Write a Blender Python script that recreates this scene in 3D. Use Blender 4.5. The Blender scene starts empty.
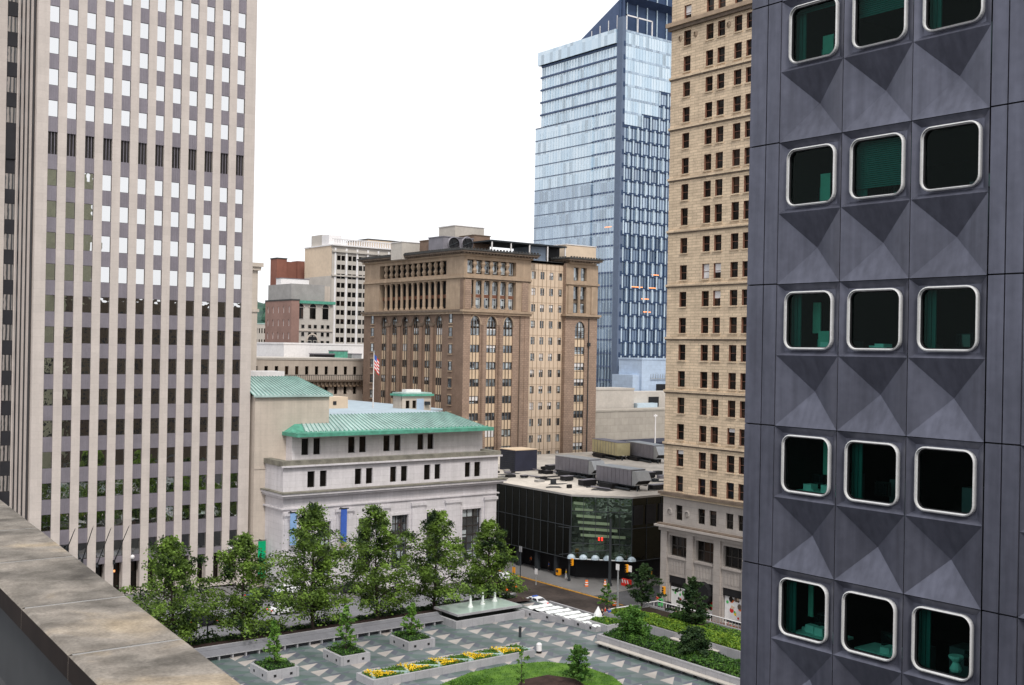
import bpy, bmesh, math, random
from mathutils import Vector
R = random.Random(7)
rad = math.radians
S = bpy.context.scene
COL = S.collection
# ------------------------------------------------------------------ camera
F, AZ, ROLL, CX, CY, H = 1130., rad(52.5), 0.018, 512., 350., 35.0
cam = bpy.data.cameras.new('camera')
co = bpy.data.objects.new('camera', cam); COL.objects.link(co)
cam.sensor_width = 36; cam.lens = 36 * F / 1024
cam.clip_start = .1; cam.clip_end = 9000
cam.shift_y = (CY - 342.5) / 1024
co.location = (0, 0, H)
from mathutils import Matrix
fw = Vector((math.cos(AZ), math.sin(AZ), 0)); rt = Vector((math.sin(AZ), -math.cos(AZ), 0))
c_, s_ = math.cos(ROLL), math.sin(ROLL)
rx = rt * c_ + Vector((0, 0, 1)) * s_
ry = Vector((0, 0, 1)) * c_ - rt * s_
mt = Matrix((rx, ry, -fw)).transposed().to_4x4(); mt.translation = (0, 0, H)
co.matrix_world = mt
cam.dof.use_dof = True; cam.dof.focus_distance = 70; cam.dof.aperture_fstop = 11
S.camera = co
# ------------------------------------------------------------------ world, sun, exposure
SUN_EL, SUN_AZ = rad(48), rad(-112)     # the direction the light comes from: (cos az, sin az)
w = bpy.data.worlds.new('World'); S.world = w; w.use_nodes = True
nt = w.node_tree; nt.nodes.clear()
sky = nt.nodes.new('ShaderNodeTexSky'); sky.sky_type = 'NISHITA'; sky.sun_disc = False
sky.sun_elevation = SUN_EL; sky.sun_rotation = rad(90) - SUN_AZ; sky.dust_density = 3; sky.altitude = 300
hs = nt.nodes.new('ShaderNodeHueSaturation'); hs.inputs['Saturation'].default_value = .15
mx = nt.nodes.new('ShaderNodeMix'); mx.data_type = 'RGBA'; mx.inputs[0].default_value = .82
mx.inputs[7].default_value = (9.6, 9.75, 10.1, 1)       # an even cloud deck over the sky
bg = nt.nodes.new('ShaderNodeBackground'); bg.inputs[1].default_value = .085
wo = nt.nodes.new('ShaderNodeOutputWorld')
nt.links.new(sky.outputs[0], hs.inputs['Color']); nt.links.new(hs.outputs[0], mx.inputs[6])
nt.links.new(mx.outputs[2], bg.inputs[0]); nt.links.new(bg.outputs[0], wo.inputs[0])
sl = bpy.data.lights.new('sun', 'SUN'); sl.energy = 1.5; sl.angle = rad(14); sl.color = (1, .95, .88)
so = bpy.data.objects.new('sun', sl); COL.objects.link(so)
sd = Vector((math.cos(SUN_AZ) * math.cos(SUN_EL), math.sin(SUN_AZ) * math.cos(SUN_EL), math.sin(SUN_EL)))
so.rotation_euler = sd.to_track_quat('Z', 'Y').to_euler()
S.view_settings.view_transform = 'Standard'; S.view_settings.look = 'None'
S.view_settings.exposure = 0.70; S.view_settings.gamma = 1

# ------------------------------------------------------------------ measuring helpers (site survey)
def ray(x, y):
    dx, dy = x - CX, y - CY
    u = dx * c_ + dy * s_; v = -dx * s_ + dy * c_
    return fw.x + rt.x * u / F, fw.y + rt.y * u / F, -v / F
def onx(x, y, c): r = ray(x, y); t = c / r[0]; return (c, r[1] * t, H + r[2] * t)
def ony(x, y, c): r = ray(x, y); t = c / r[1]; return (r[0] * t, c, H + r[2] * t)
def onz(x, y, z=0.): r = ray(x, y); t = (z - H) / r[2]; return (r[0] * t, r[1] * t, z)
def gz(x): return 0. if x < 60 else (-3. if x > 100 else -3. * (x - 60) / 40)

class Face:
    def __init__(s, ax, c): s.ax, s.c = ax, c
    def P(s, u, v, w=0.): return (u, s.c - w, v) if s.ax == 'y' else (s.c - w, u, v)
    def U(s, px, py): q = ony(px, py, s.c) if s.ax == 'y' else onx(px, py, s.c); return q[0] if s.ax == 'y' else q[1]
    def V(s, px, py): q = ony(px, py, s.c) if s.ax == 'y' else onx(px, py, s.c); return q[2]

# ------------------------------------------------------------------ materials
def nodes(name):
    m = bpy.data.materials.new(name); m.use_nodes = True
    t = m.node_tree; return m, t, t.nodes['Principled BSDF'], t.nodes.new, t.links.new
def mat(name, c, rough=.8, metal=0., var=.12, scale=.6, bump=0., var2=.06, streak=0., sscale=1.6, spec=.22, blocks=None, joint=.75, emit=0, coord='w'):
    """procedural: two octaves of colour variation, optional vertical streaks, optional masonry blocks (w,h)"""
    m, t, b, N, L = nodes(name)
    geo = N('ShaderNodeNewGeometry'); pos = geo.outputs['Position']
    if coord == 'o': pos = N('ShaderNodeTexCoord').outputs['Object']
    def noise(sc, det=4, vec=None):
        n = N('ShaderNodeTexNoise'); n.inputs['Scale'].default_value = sc; n.inputs['Detail'].default_value = det
        L(vec or pos, n.inputs['Vector']); return n.outputs['Fac']
    def mul(col, fac, lo, hi):
        mr = N('ShaderNodeMapRange'); mr.inputs[1].default_value = .3; mr.inputs[2].default_value = .7
        mr.inputs[3].default_value = lo; mr.inputs[4].default_value = hi; L(fac, mr.inputs[0])
        x = N('ShaderNodeMix'); x.data_type = 'RGBA'; x.blend_type = 'MULTIPLY'; x.inputs[0].default_value = 1
        L(col, x.inputs[6]); L(mr.outputs[0], x.inputs[7]); return x.outputs[2]
    rgb = N('ShaderNodeRGB'); rgb.outputs[0].default_value = (*c, 1); col = rgb.outputs[0]
    if blocks:
        sx = N('ShaderNodeSeparateXYZ'); L(pos, sx.inputs[0]); ad = N('ShaderNodeMath'); L(sx.outputs[0], ad.inputs[0]); L(sx.outputs[1], ad.inputs[1])
        cb = N('ShaderNodeCombineXYZ'); L(ad.outputs[0], cb.inputs[0]); L(sx.outputs[2], cb.inputs[1])
        br = N('ShaderNodeTexBrick'); L(cb.outputs[0], br.inputs['Vector']); br.inputs['Scale'].default_value = 1
        br.inputs['Brick Width'].default_value = blocks[0]; br.inputs['Row Height'].default_value = blocks[1]
        br.inputs['Mortar Size'].default_value = blocks[2] if len(blocks) > 2 else .02; br.inputs['Mortar Smooth'].default_value = .2
        br.inputs['Color1'].default_value = (*[k * (1 + var2) for k in c], 1); br.inputs['Color2'].default_value = (*[k * (1 - var2) for k in c], 1)
        br.inputs['Mortar'].default_value = (*[k * joint for k in c], 1); col = br.outputs['Color']
    col = mul(col, noise(scale), 1 - var, 1 + var)
    col = mul(col, noise(scale * 9, 3), 1 - var2, 1 + var2)
    if streak:
        mp = N('ShaderNodeMapping'); mp.inputs['Scale'].default_value = (1, 1, .06); L(pos, mp.inputs[0])
        col = mul(col, noise(sscale, 5, mp.outputs[0]), 1 - streak, 1 + streak * .5)
    L(col, b.inputs['Base Color'])
    b.inputs['Roughness'].default_value = rough; b.inputs['Metallic'].default_value = metal
    b.inputs['Specular IOR Level'].default_value = spec
    if bump:
        bp = N('ShaderNodeBump'); bp.inputs['Strength'].default_value = bump; bp.inputs['Distance'].default_value = .05
        L(noise(scale * 12, 4), bp.inputs['Height']); L(bp.outputs[0], b.inputs['Normal'])
    if emit: b.inputs['Emission Color'].default_value = (*c, 1); b.inputs['Emission Strength'].default_value = emit
    return m
def glass(name, dark, light, cell=(3., 3.), refl=.25, tint=(1, 1, 1), rough=.04, frac=.25, wob=.02):
    """window glass: dark room or pale blind behind it, chosen window by window, under a mirror coat"""
    m, t, b, N, L = nodes(name)
    geo = N('ShaderNodeNewGeometry'); sn = N('ShaderNodeVectorMath'); sn.operation = 'SNAP'
    sn.inputs[1].default_value = (cell[0], cell[0], cell[1]); L(geo.outputs['Position'], sn.inputs[0])
    wn = N('ShaderNodeTexWhiteNoise'); L(sn.outputs[0], wn.inputs['Vector'])
    cr = N('ShaderNodeValToRGB'); cr.color_ramp.interpolation = 'LINEAR'
    e = cr.color_ramp.elements; e[0].position = 0; e[0].color = (*[k * .5 for k in dark], 1); e[1].position = 1; e[1].color = (*light, 1)
    q = e.new(1 - frac); q.color = (*[k * 1.3 for k in dark], 1)
    L(wn.outputs['Value'], cr.inputs[0])
    df = N('ShaderNodeBsdfDiffuse'); L(cr.outputs[0], df.inputs[0])
    gl = N('ShaderNodeBsdfGlossy'); gl.inputs['Roughness'].default_value = rough; gl.inputs[0].default_value = (*tint, 1)
    ns = N('ShaderNodeTexNoise'); ns.inputs['Scale'].default_value = .5; L(geo.outputs['Position'], ns.inputs['Vector'])
    bp = N('ShaderNodeBump'); bp.inputs['Strength'].default_value = 1; bp.inputs['Distance'].default_value = wob
    L(ns.outputs['Fac'], bp.inputs['Height']); L(bp.outputs[0], gl.inputs['Normal'])
    fr = N('ShaderNodeFresnel'); fr.inputs[0].default_value = 1.5
    mr = N('ShaderNodeMapRange'); mr.inputs[1].default_value = .04; mr.inputs[2].default_value = 1; mr.inputs[3].default_value = refl; mr.inputs[4].default_value = 1
    L(fr.outputs[0], mr.inputs[0])
    mxs = N('ShaderNodeMixShader'); L(mr.outputs[0], mxs.inputs[0]); L(df.outputs[0], mxs.inputs[1]); L(gl.outputs[0], mxs.inputs[2])
    L(mxs.outputs[0], t.nodes['Material Output'].inputs[0]); return m
def leafmat(name, a, b2, sc=.8):
    m, t, b, N, L = nodes(name)
    geo = N('ShaderNodeNewGeometry')
    n = N('ShaderNodeTexNoise'); n.inputs['Scale'].default_value = sc; n.inputs['Detail'].default_value = 5; L(geo.outputs['Position'], n.inputs['Vector'])
    cr = N('ShaderNodeValToRGB'); e = cr.color_ramp.elements; e[0].position = .38; e[0].color = (*a, 1); e[1].position = .62; e[1].color = (*b2, 1)
    L(n.outputs['Fac'], cr.inputs[0]); L(cr.outputs[0], b.inputs['Base Color']); b.inputs['Roughness'].default_value = .6; b.inputs['Specular IOR Level'].default_value = .3
    tr = N('ShaderNodeBsdfTranslucent'); L(cr.outputs[0], tr.inputs[0])
    mxs = N('ShaderNodeMixShader'); mxs.inputs[0].default_value = .3; L(b.outputs[0], mxs.inputs[1]); L(tr.outputs[0], mxs.inputs[2])
    L(mxs.outputs[0], t.nodes['Material Output'].inputs[0]); return m
M = {}
M['alcoa'] = mat('blue_grey_aluminium', (.108, .112, .146), .36, .45, .16, .5, .03, .08, streak=.2, sscale=5)
M['silver'] = mat('satin_window_aluminium', (.60, .60, .60), .4, .15, .06, 2)
M['gasket'] = mat('black_gasket', (.015, .015, .017), .6)
M['tower_stone'] = mat('pale_pink_limestone', (.53, .475, .44), .85, 0, .05, .4, .1, .03, streak=.05, blocks=(3.1, 1.05, .015), joint=.86)
M['tower_spandrel'] = mat('grey_ribbed_spandrel', (.235, .215, .245), .5, .3, .08, .5, 0, .04, streak=.08)
M['wall_glass'] = glass('tower_glass', (.012, .014, .012), (.05, .05, .038), (2.41, 4.19), .7, (1, 1, 1), .015, .25, .018)
M['louver'] = mat('dark_louver', (.03, .03, .035), .5)
M['frame_dark'] = mat('dark_bronze_frame', (.04, .035, .032), .5)
M['frame_white'] = mat('white_window_frame', (.5, .5, .5), .5)
M['marble'] = mat('pale_grey_marble', (.60, .575, .595), .75, 0, .07, .3, .1, .04, streak=.1, blocks=(2.4, .9, .02), joint=.8)
M['marble_dirty'] = mat('weathered_ledge_stone', (.19, .18, .15), .9, 0, .3, .9, .2, .12)
M['buff'] = mat('buff_limestone', (.50, .435, .375), .85, 0, .06, .35, .1, .03, streak=.08, blocks=(2.2, .8, .015), joint=.88)
M['copper'] = mat('weathered_copper', (.37, .49, .47), .6, .1, .2, .5, 0, .1)
M['copper_seam'] = mat('shadowed_copper_seam', (.17, .30, .27), .6, 0, .2)
M['copper_green'] = mat('bright_verdigris', (.09, .30, .22), .65, 0, .25, 1.2, 0, .1)
M['roof_blue'] = mat('pale_blue_roofing', (.38, .46, .52), .7, 0, .08)
M['brick'] = mat('brown_brick', (.195, .135, .102), .9, 0, .12, .5, .1, .08, streak=.06, blocks=(.5, .22, .03), joint=1.15)
M['brick_warm'] = mat('warm_rusticated_brick', (.31, .222, .17), .9, 0, .1, .5, .1, .1, blocks=(.9, .45, .06), joint=.75)
M['terra'] = mat('buff_terracotta', (.36, .27, .195), .8, 0, .12, .7, .1, .08, streak=.12)
M['terra_dark'] = mat('dark_terracotta', (.15, .115, .09), .85, 0, .25, .9, .1, .1)  # darker terracotta for cornices, ledges and side-face mouldings
M['spandrel_tan'] = mat('tan_spandrel_panel', (.62, .48, .34), .7, 0, .06, .6, 0, .03)
M['panel_tan'] = mat('tan_glazed_panel', (.60, .475, .36), .6, 0, .06, .5, 0, .03)
M['brick_glass'] = glass('old_window_glass', (.03, .035, .04), (.45, .5, .52), (1.1, 1.1), .16, (.9, .95, 1), .03, .5)
M['dark_glass'] = glass('dark_room_glass', (.007, .006, .005), (.035, .02, .012), (2.2, 3.), .018, (1, 1, 1), .05, .2)
M['tan_stone'] = mat('tan_coursed_sandstone', (.61, .48, .345), .85, 0, .12, .8, .15, .1, streak=.05, blocks=(1.6, .42, .035), joint=.6)
M['tan_grey'] = mat('grey_granite_base', (.36, .325, .30), .8, 0, .08, .6, .1, .05, blocks=(2.1, .9, .02), joint=.75)
M['reveal'] = mat('reddish_window_reveal', (.19, .09, .06), .8)
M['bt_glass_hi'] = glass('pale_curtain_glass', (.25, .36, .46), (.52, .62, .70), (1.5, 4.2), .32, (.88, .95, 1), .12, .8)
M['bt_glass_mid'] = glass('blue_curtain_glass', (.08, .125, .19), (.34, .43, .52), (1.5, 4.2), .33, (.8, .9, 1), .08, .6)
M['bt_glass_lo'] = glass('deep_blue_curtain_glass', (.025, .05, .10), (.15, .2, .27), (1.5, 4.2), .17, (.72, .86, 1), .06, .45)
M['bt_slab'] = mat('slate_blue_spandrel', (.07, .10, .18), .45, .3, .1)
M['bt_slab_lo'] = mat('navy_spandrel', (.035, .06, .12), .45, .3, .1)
M['bt_fin'] = mat('pale_steel_fin', (.5, .6, .68), .4, .2, .1)
M['bt_post'] = mat('grey_blue_corner_post', (.12, .155, .225), .5, .2, .06)
M['low_glass'] = glass('black_tinted_glass', (.004, .004, .004), (.014, .014, .011), (3., 20.), .05, (.75, .8, .7), .06, .25, .06)
M['atrium_glass'] = glass('atrium_glass', (.01, .014, .01), (.04, .06, .04), (2., 2.), .16, (.7, .9, .75), .04, .25, .1)
M['roof_white'] = mat('pale_dusty_membrane', (.50, .455, .40), .95, 0, .25, .12, 0, .12)
M['roof_dark'] = mat('tar_roofing', (.06, .06, .06), .95, 0, .2)
M['white_wall'] = mat('white_painted_wall', (.72, .70, .70), .8, 0, .06, .2)
M['cream'] = mat('cream_painted_wall', (.62, .5, .38), .85, 0, .06, .1)
M['white_brick'] = mat('pale_terracotta_wall', (.46, .425, .385), .85, 0, .1, .2)
M['red_brick'] = mat('red_brick', (.22, .095, .07), .9, 0, .15, .1)
M['rose_brick'] = mat('rose_brown_brick', (.25, .155, .13), .9, 0, .12, .15)
M['beige_panel'] = mat('beige_panel_wall', (.38, .345, .30), .8, 0, .05, .1, blocks=(2.6, 1.9, .05), joint=.8)
M['blue_panel'] = mat('pale_blue_panel_wall', (.40, .49, .62), .6, 0, .04, .1, blocks=(2.4, 1.2, .04), joint=.88)
M['concrete'] = mat('grey_concrete', (.3, .29, .28), .9, 0, .1, .5, .1, .06)
M['granite'] = mat('grey_granite', (.33, .325, .34), .7, 0, .08, 1., .1, .08, blocks=(1.6, 3., .02), joint=.7)
M['granite_mid'] = mat('mid_grey_granite', (.16, .16, .175), .7, 0, .08, 1., .1, .08, blocks=(1.6, 3., .02), joint=.7)
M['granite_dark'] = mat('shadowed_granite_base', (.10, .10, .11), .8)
M['parapet'] = mat('weathered_coping_stone', (.215, .20, .178), .85, 0, .42, 3.4, .35, .16)
m, t, b, N, L = nodes('stained_coping_stone')
geo = N('ShaderNodeNewGeometry')
def _n(sc, det, dist=0.):
    n = N('ShaderNodeTexNoise'); n.inputs['Scale'].default_value = sc; n.inputs['Detail'].default_value = det; n.inputs['Distortion'].default_value = dist; L(geo.outputs['Position'], n.inputs['Vector']); return n.outputs['Fac']
def _ramp(f, stops):
    c = N('ShaderNodeValToRGB'); e = c.color_ramp.elements; e[0].position, e[0].color = stops[0][0], (*stops[0][1], 1); e[1].position, e[1].color = stops[-1][0], (*stops[-1][1], 1)
    for p_, c2 in stops[1:-1]: q_ = e.new(p_); q_.color = (*c2, 1)
    L(f, c.inputs[0]); return c.outputs[0]
def _mul(a, b2):
    n = N('ShaderNodeMix'); n.data_type = 'RGBA'; n.blend_type = 'MULTIPLY'; n.inputs[0].default_value = 1; L(a, n.inputs[6]); L(b2, n.inputs[7]); return n.outputs[2]
c0_ = _ramp(_n(1.5, 7, .6), [(.32, (.085, .078, .07)), (.46, (.19, .175, .155)), (.58, (.27, .245, .215)), (.7, (.36, .30, .22))])
c0_ = _mul(c0_, _ramp(_n(7, 6, .4), [(.3, (.62, .6, .58)), (.7, (1.25, 1.22, 1.2))])); c0_ = _mul(c0_, _ramp(_n(60, 3), [(.3, (.78, .78, .78)), (.7, (1.15, 1.15, 1.15))]))
L(c0_, b.inputs['Base Color']); b.inputs['Roughness'].default_value = .9; b.inputs['Specular IOR Level'].default_value = .2
bp = N('ShaderNodeBump'); bp.inputs['Strength'].default_value = .5; bp.inputs['Distance'].default_value = .01; L(_n(45, 5), bp.inputs['Height']); L(bp.outputs[0], b.inputs['Normal'])
M['parapet'] = m
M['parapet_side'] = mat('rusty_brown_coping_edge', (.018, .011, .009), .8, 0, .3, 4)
M['gutter'] = mat('grey_terrace_roof', (.06, .062, .066), .9, 0, .15, .5)
M['asphalt'] = mat('asphalt', (.075, .075, .08), .9, 0, .2, .12, .1, .1)
M['asphalt_brown'] = mat('milled_brown_roadway', (.055, .043, .038), .95, 0, .45, .18, .2, .2)
M['asphalt_light'] = mat('worn_pale_asphalt', (.19, .19, .205), .9, 0, .15, .1, .1, .06)
M['pave'] = mat('concrete_pavement', (.17, .166, .165), .9, 0, .14, .2, .1, .06)
M['brick_pave'] = mat('red_brick_pavement', (.15, .085, .07), .9, 0, .1, .3, 0, .1)
M['kerb'] = mat('kerb_stone', (.3, .29, .28), .9, 0, .1, .5)
M['paint_w'] = mat('white_road_paint', (.5, .5, .5), .8, 0, .3, 1)
M['paint_y'] = mat('yellow_road_paint', (.5, .25, .03), .8, 0, .3, 1)
M['mulch'] = mat('brown_mulch', (.045, .026, .022), 1, 0, .3, 1.2, .5, .2)
M['soil'] = mat('dark_soil', (.03, .022, .015), 1, 0, .3, 2, .5, .2)
M['bark'] = mat('dark_bark', (.035, .027, .022), .95, 0, .2, 2, .3)
M['leaf'] = leafmat('street_tree_leaves', (.009, .026, .007), (.20, .32, .05), .6)  # noise puts crown highlights and shaded gaps into the leaf colour
M['leaf_lime'] = leafmat('young_tree_leaves', (.06, .15, .02), (.17, .32, .05), 1.2)
M['leaf_mid'] = leafmat('mid_green_leaves', (.04, .11, .02), (.12, .25, .04), 1.3)
M['leaf_dark'] = leafmat('dark_leaves', (.012, .035, .012), (.045, .085, .025), 1.3)
M['leaf_hill'] = leafmat('far_hill_trees', (.03, .085, .065), (.06, .14, .09), .05)
M['hedge_lime'] = leafmat('lime_hedge', (.12, .22, .02), (.26, .38, .04), .9)
M['grass'] = leafmat('lawn_grass', (.07, .17, .015), (.14, .28, .03), .8)
M['yellow'] = mat('yellow_petals', (.75, .5, .02), .7, 0, .25, 3)
M['water'] = mat('pale_green_basin_water', (.42, .52, .47), .12, 0, .06, 1, .1, .04)
M['foam'] = mat('white_water', (.78, .82, .8), .5, 0, .08, 3, .5)
M['car_white'] = mat('white_car_paint', (.75, .76, .78), .25, 0, .02, coord='o')
M['car_dark'] = mat('black_car_paint', (.02, .02, .025), .2, 0, .02, coord='o')
M['car_silver'] = mat('silver_car_paint', (.4, .41, .43), .25, .5, .02, coord='o')
M['car_blue'] = mat('blue_car_paint', (.04, .07, .16), .25, 0, .02, coord='o')
M['car_glass'] = mat('car_window_glass', (.01, .012, .015), .06, 0, 0, spec=.8)
M['tyre'] = mat('black_tyre', (.015, .015, .015), .9)
M['headlamp'] = mat('headlamp', (.7, .7, .68), .2)
M['tail_red'] = mat('red_tail_lamp', (.6, .01, .01), .3, emit=.6)
M['steel_dark'] = mat('dark_painted_steel', (.03, .035, .04), .6)
M['steel'] = mat('galvanised_steel', (.36, .37, .38), .5, .5, .1, 1)
M['unit_grey'] = mat('grey_equipment_metal', (.21, .20, .225), .55, .3, .12, .5)
M['unit_yellow'] = mat('faded_yellow_panel', (.5, .44, .26), .6, 0, .12, .5)
M['unit_navy'] = mat('navy_louvred_metal', (.028, .03, .05), .6)
M['sig_yellow'] = mat('yellow_signal_housing', (.75, .30, .01), .5)
M['orange'] = mat('orange_plastic', (.8, .16, .02), .5)
M['red'] = mat('red_plastic', (.6, .03, .02), .5)
M['green_plastic'] = mat('green_plastic', (.1, .5, .15), .5)
M['blue_cloth'] = mat('blue_banner_cloth', (.05, .12, .45), .8)
M['ltblue_cloth'] = mat('light_blue_banner_cloth', (.22, .36, .6), .8)
M['green_cloth'] = mat('green_banner_cloth', (.0, .33, .14), .8)
M['white_cloth'] = mat('white_cloth', (.75, .75, .75), .9, coord='o')
M['skin'] = mat('skin', (.4, .24, .17), .7, coord='o')
M['hair'] = mat('dark_hair', (.02, .015, .012), .8, coord='o')
M['hotel'] = mat('brown_brick_tower', (.09, .07, .055), .9)
M['hotel_win'] = mat('pale_olive_wall', (.36, .36, .26), .6)
M['blind'] = mat('teal_venetian_blind', (.055, .21, .20), .7)
M['curtain'] = mat('pale_green_curtain', (.26, .55, .46), .8)
M['room'] = mat('dark_office_wall', (.02, .024, .022), .9)
M['desk'] = mat('pale_desk_papers', (.6, .85, .8), .7)
M['reflection_green'] = mat('dim_green_reflection', (.14, .19, .12), .7)
M['red_reflection'] = mat('red_neon_reflection', (1, .03, .02), .5, emit=1.4)
M['orangelit'] = mat('warm_lit_ceiling_light', (1, .35, .12), .5, emit=1.0)
# clear tinted glass for the near windows
m, t, b, N, L = nodes('green_tinted_pane')
tr = N('ShaderNodeBsdfTransparent'); tr.inputs[0].default_value = (.33, .62, .56, 1)
gl = N('ShaderNodeBsdfGlossy'); gl.inputs['Roughness'].default_value = .01; gl.inputs[0].default_value = (.45, .55, .52, 1)
fr = N('ShaderNodeFresnel'); fr.inputs[0].default_value = 1.25; ms = N('ShaderNodeMixShader')
L(fr.outputs[0], ms.inputs[0]); L(tr.outputs[0], ms.inputs[1]); L(gl.outputs[0], ms.inputs[2]); L(ms.outputs[0], t.nodes['Material Output'].inputs[0])
M['pane'] = m
# harlequin plaza paving
m, t, b, N, L = nodes('harlequin_terrazzo_paving')
geo = N('ShaderNodeNewGeometry'); sp = N('ShaderNodeSeparateXYZ'); L(geo.outputs['Position'], sp.inputs[0])
def mth(op, a, bb=None, c=None):
    n = N('ShaderNodeMath'); n.operation = op
    for i, q in enumerate((a, bb, c)):
        if q is None: continue
        if isinstance(q, (int, float)): n.inputs[i].default_value = q
        else: L(q, n.inputs[i])
    return n.outputs[0]
def tri(ox, oy, wx, wy, px, py, flip=False):
    a = mth('DIVIDE', mth('FLOORED_MODULO', mth('SUBTRACT', sp.outputs[0], ox), px), wx)
    bb = mth('DIVIDE', mth('FLOORED_MODULO', mth('SUBTRACT', sp.outputs[1], oy), py), wy)
    ins = mth('GREATER_THAN', bb, a) if not flip else mth('LESS_THAN', mth('ADD', a, bb), 1)
    return mth('MULTIPLY', ins, mth('MULTIPLY', mth('LESS_THAN', a, 1), mth('LESS_THAN', bb, 1)))
def mixc(f, a, bb):
    n = N('ShaderNodeMix'); n.data_type = 'RGBA'; L(f, n.inputs[0])
    for i, q in ((6, a), (7, bb)):
        if isinstance(q, tuple): n.inputs[i].default_value = (*q, 1)
        else: L(q, n.inputs[i])
    return n.outputs[2]
base = mixc(tri(.0, .6, 2.3, 2.45, 4.6, 2.45), (.135, .16, .165), (.095, .105, .13))
base = mixc(tri(77 + 2.3 - 73.6, 106.1, 2.3, 2.4, 4.6, 2.45, True), base, (.085, .125, .115))
base = mixc(tri(77 - 73.6, 106.05, 2.15, 1.85, 4.6, 2.45), base, (.40, .365, .34))
ns = N('ShaderNodeTexNoise'); ns.inputs['Scale'].default_value = .35; ns.inputs['Detail'].default_value = 6; L(geo.outputs['Position'], ns.inputs['Vector'])
mr = N('ShaderNodeMapRange'); mr.inputs[1].default_value = .3; mr.inputs[2].default_value = .7; mr.inputs[3].default_value = .78; mr.inputs[4].default_value = 1.15; L(ns.outputs[0], mr.inputs[0])
vm = N('ShaderNodeMix'); vm.data_type = 'RGBA'; vm.blend_type = 'MULTIPLY'; vm.inputs[0].default_value = 1; L(base, vm.inputs[6]); L(mr.outputs[0], vm.inputs[7])
L(vm.outputs[2], b.inputs['Base Color']); b.inputs['Roughness'].default_value = .45
M['harlequin'] = m

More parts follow.
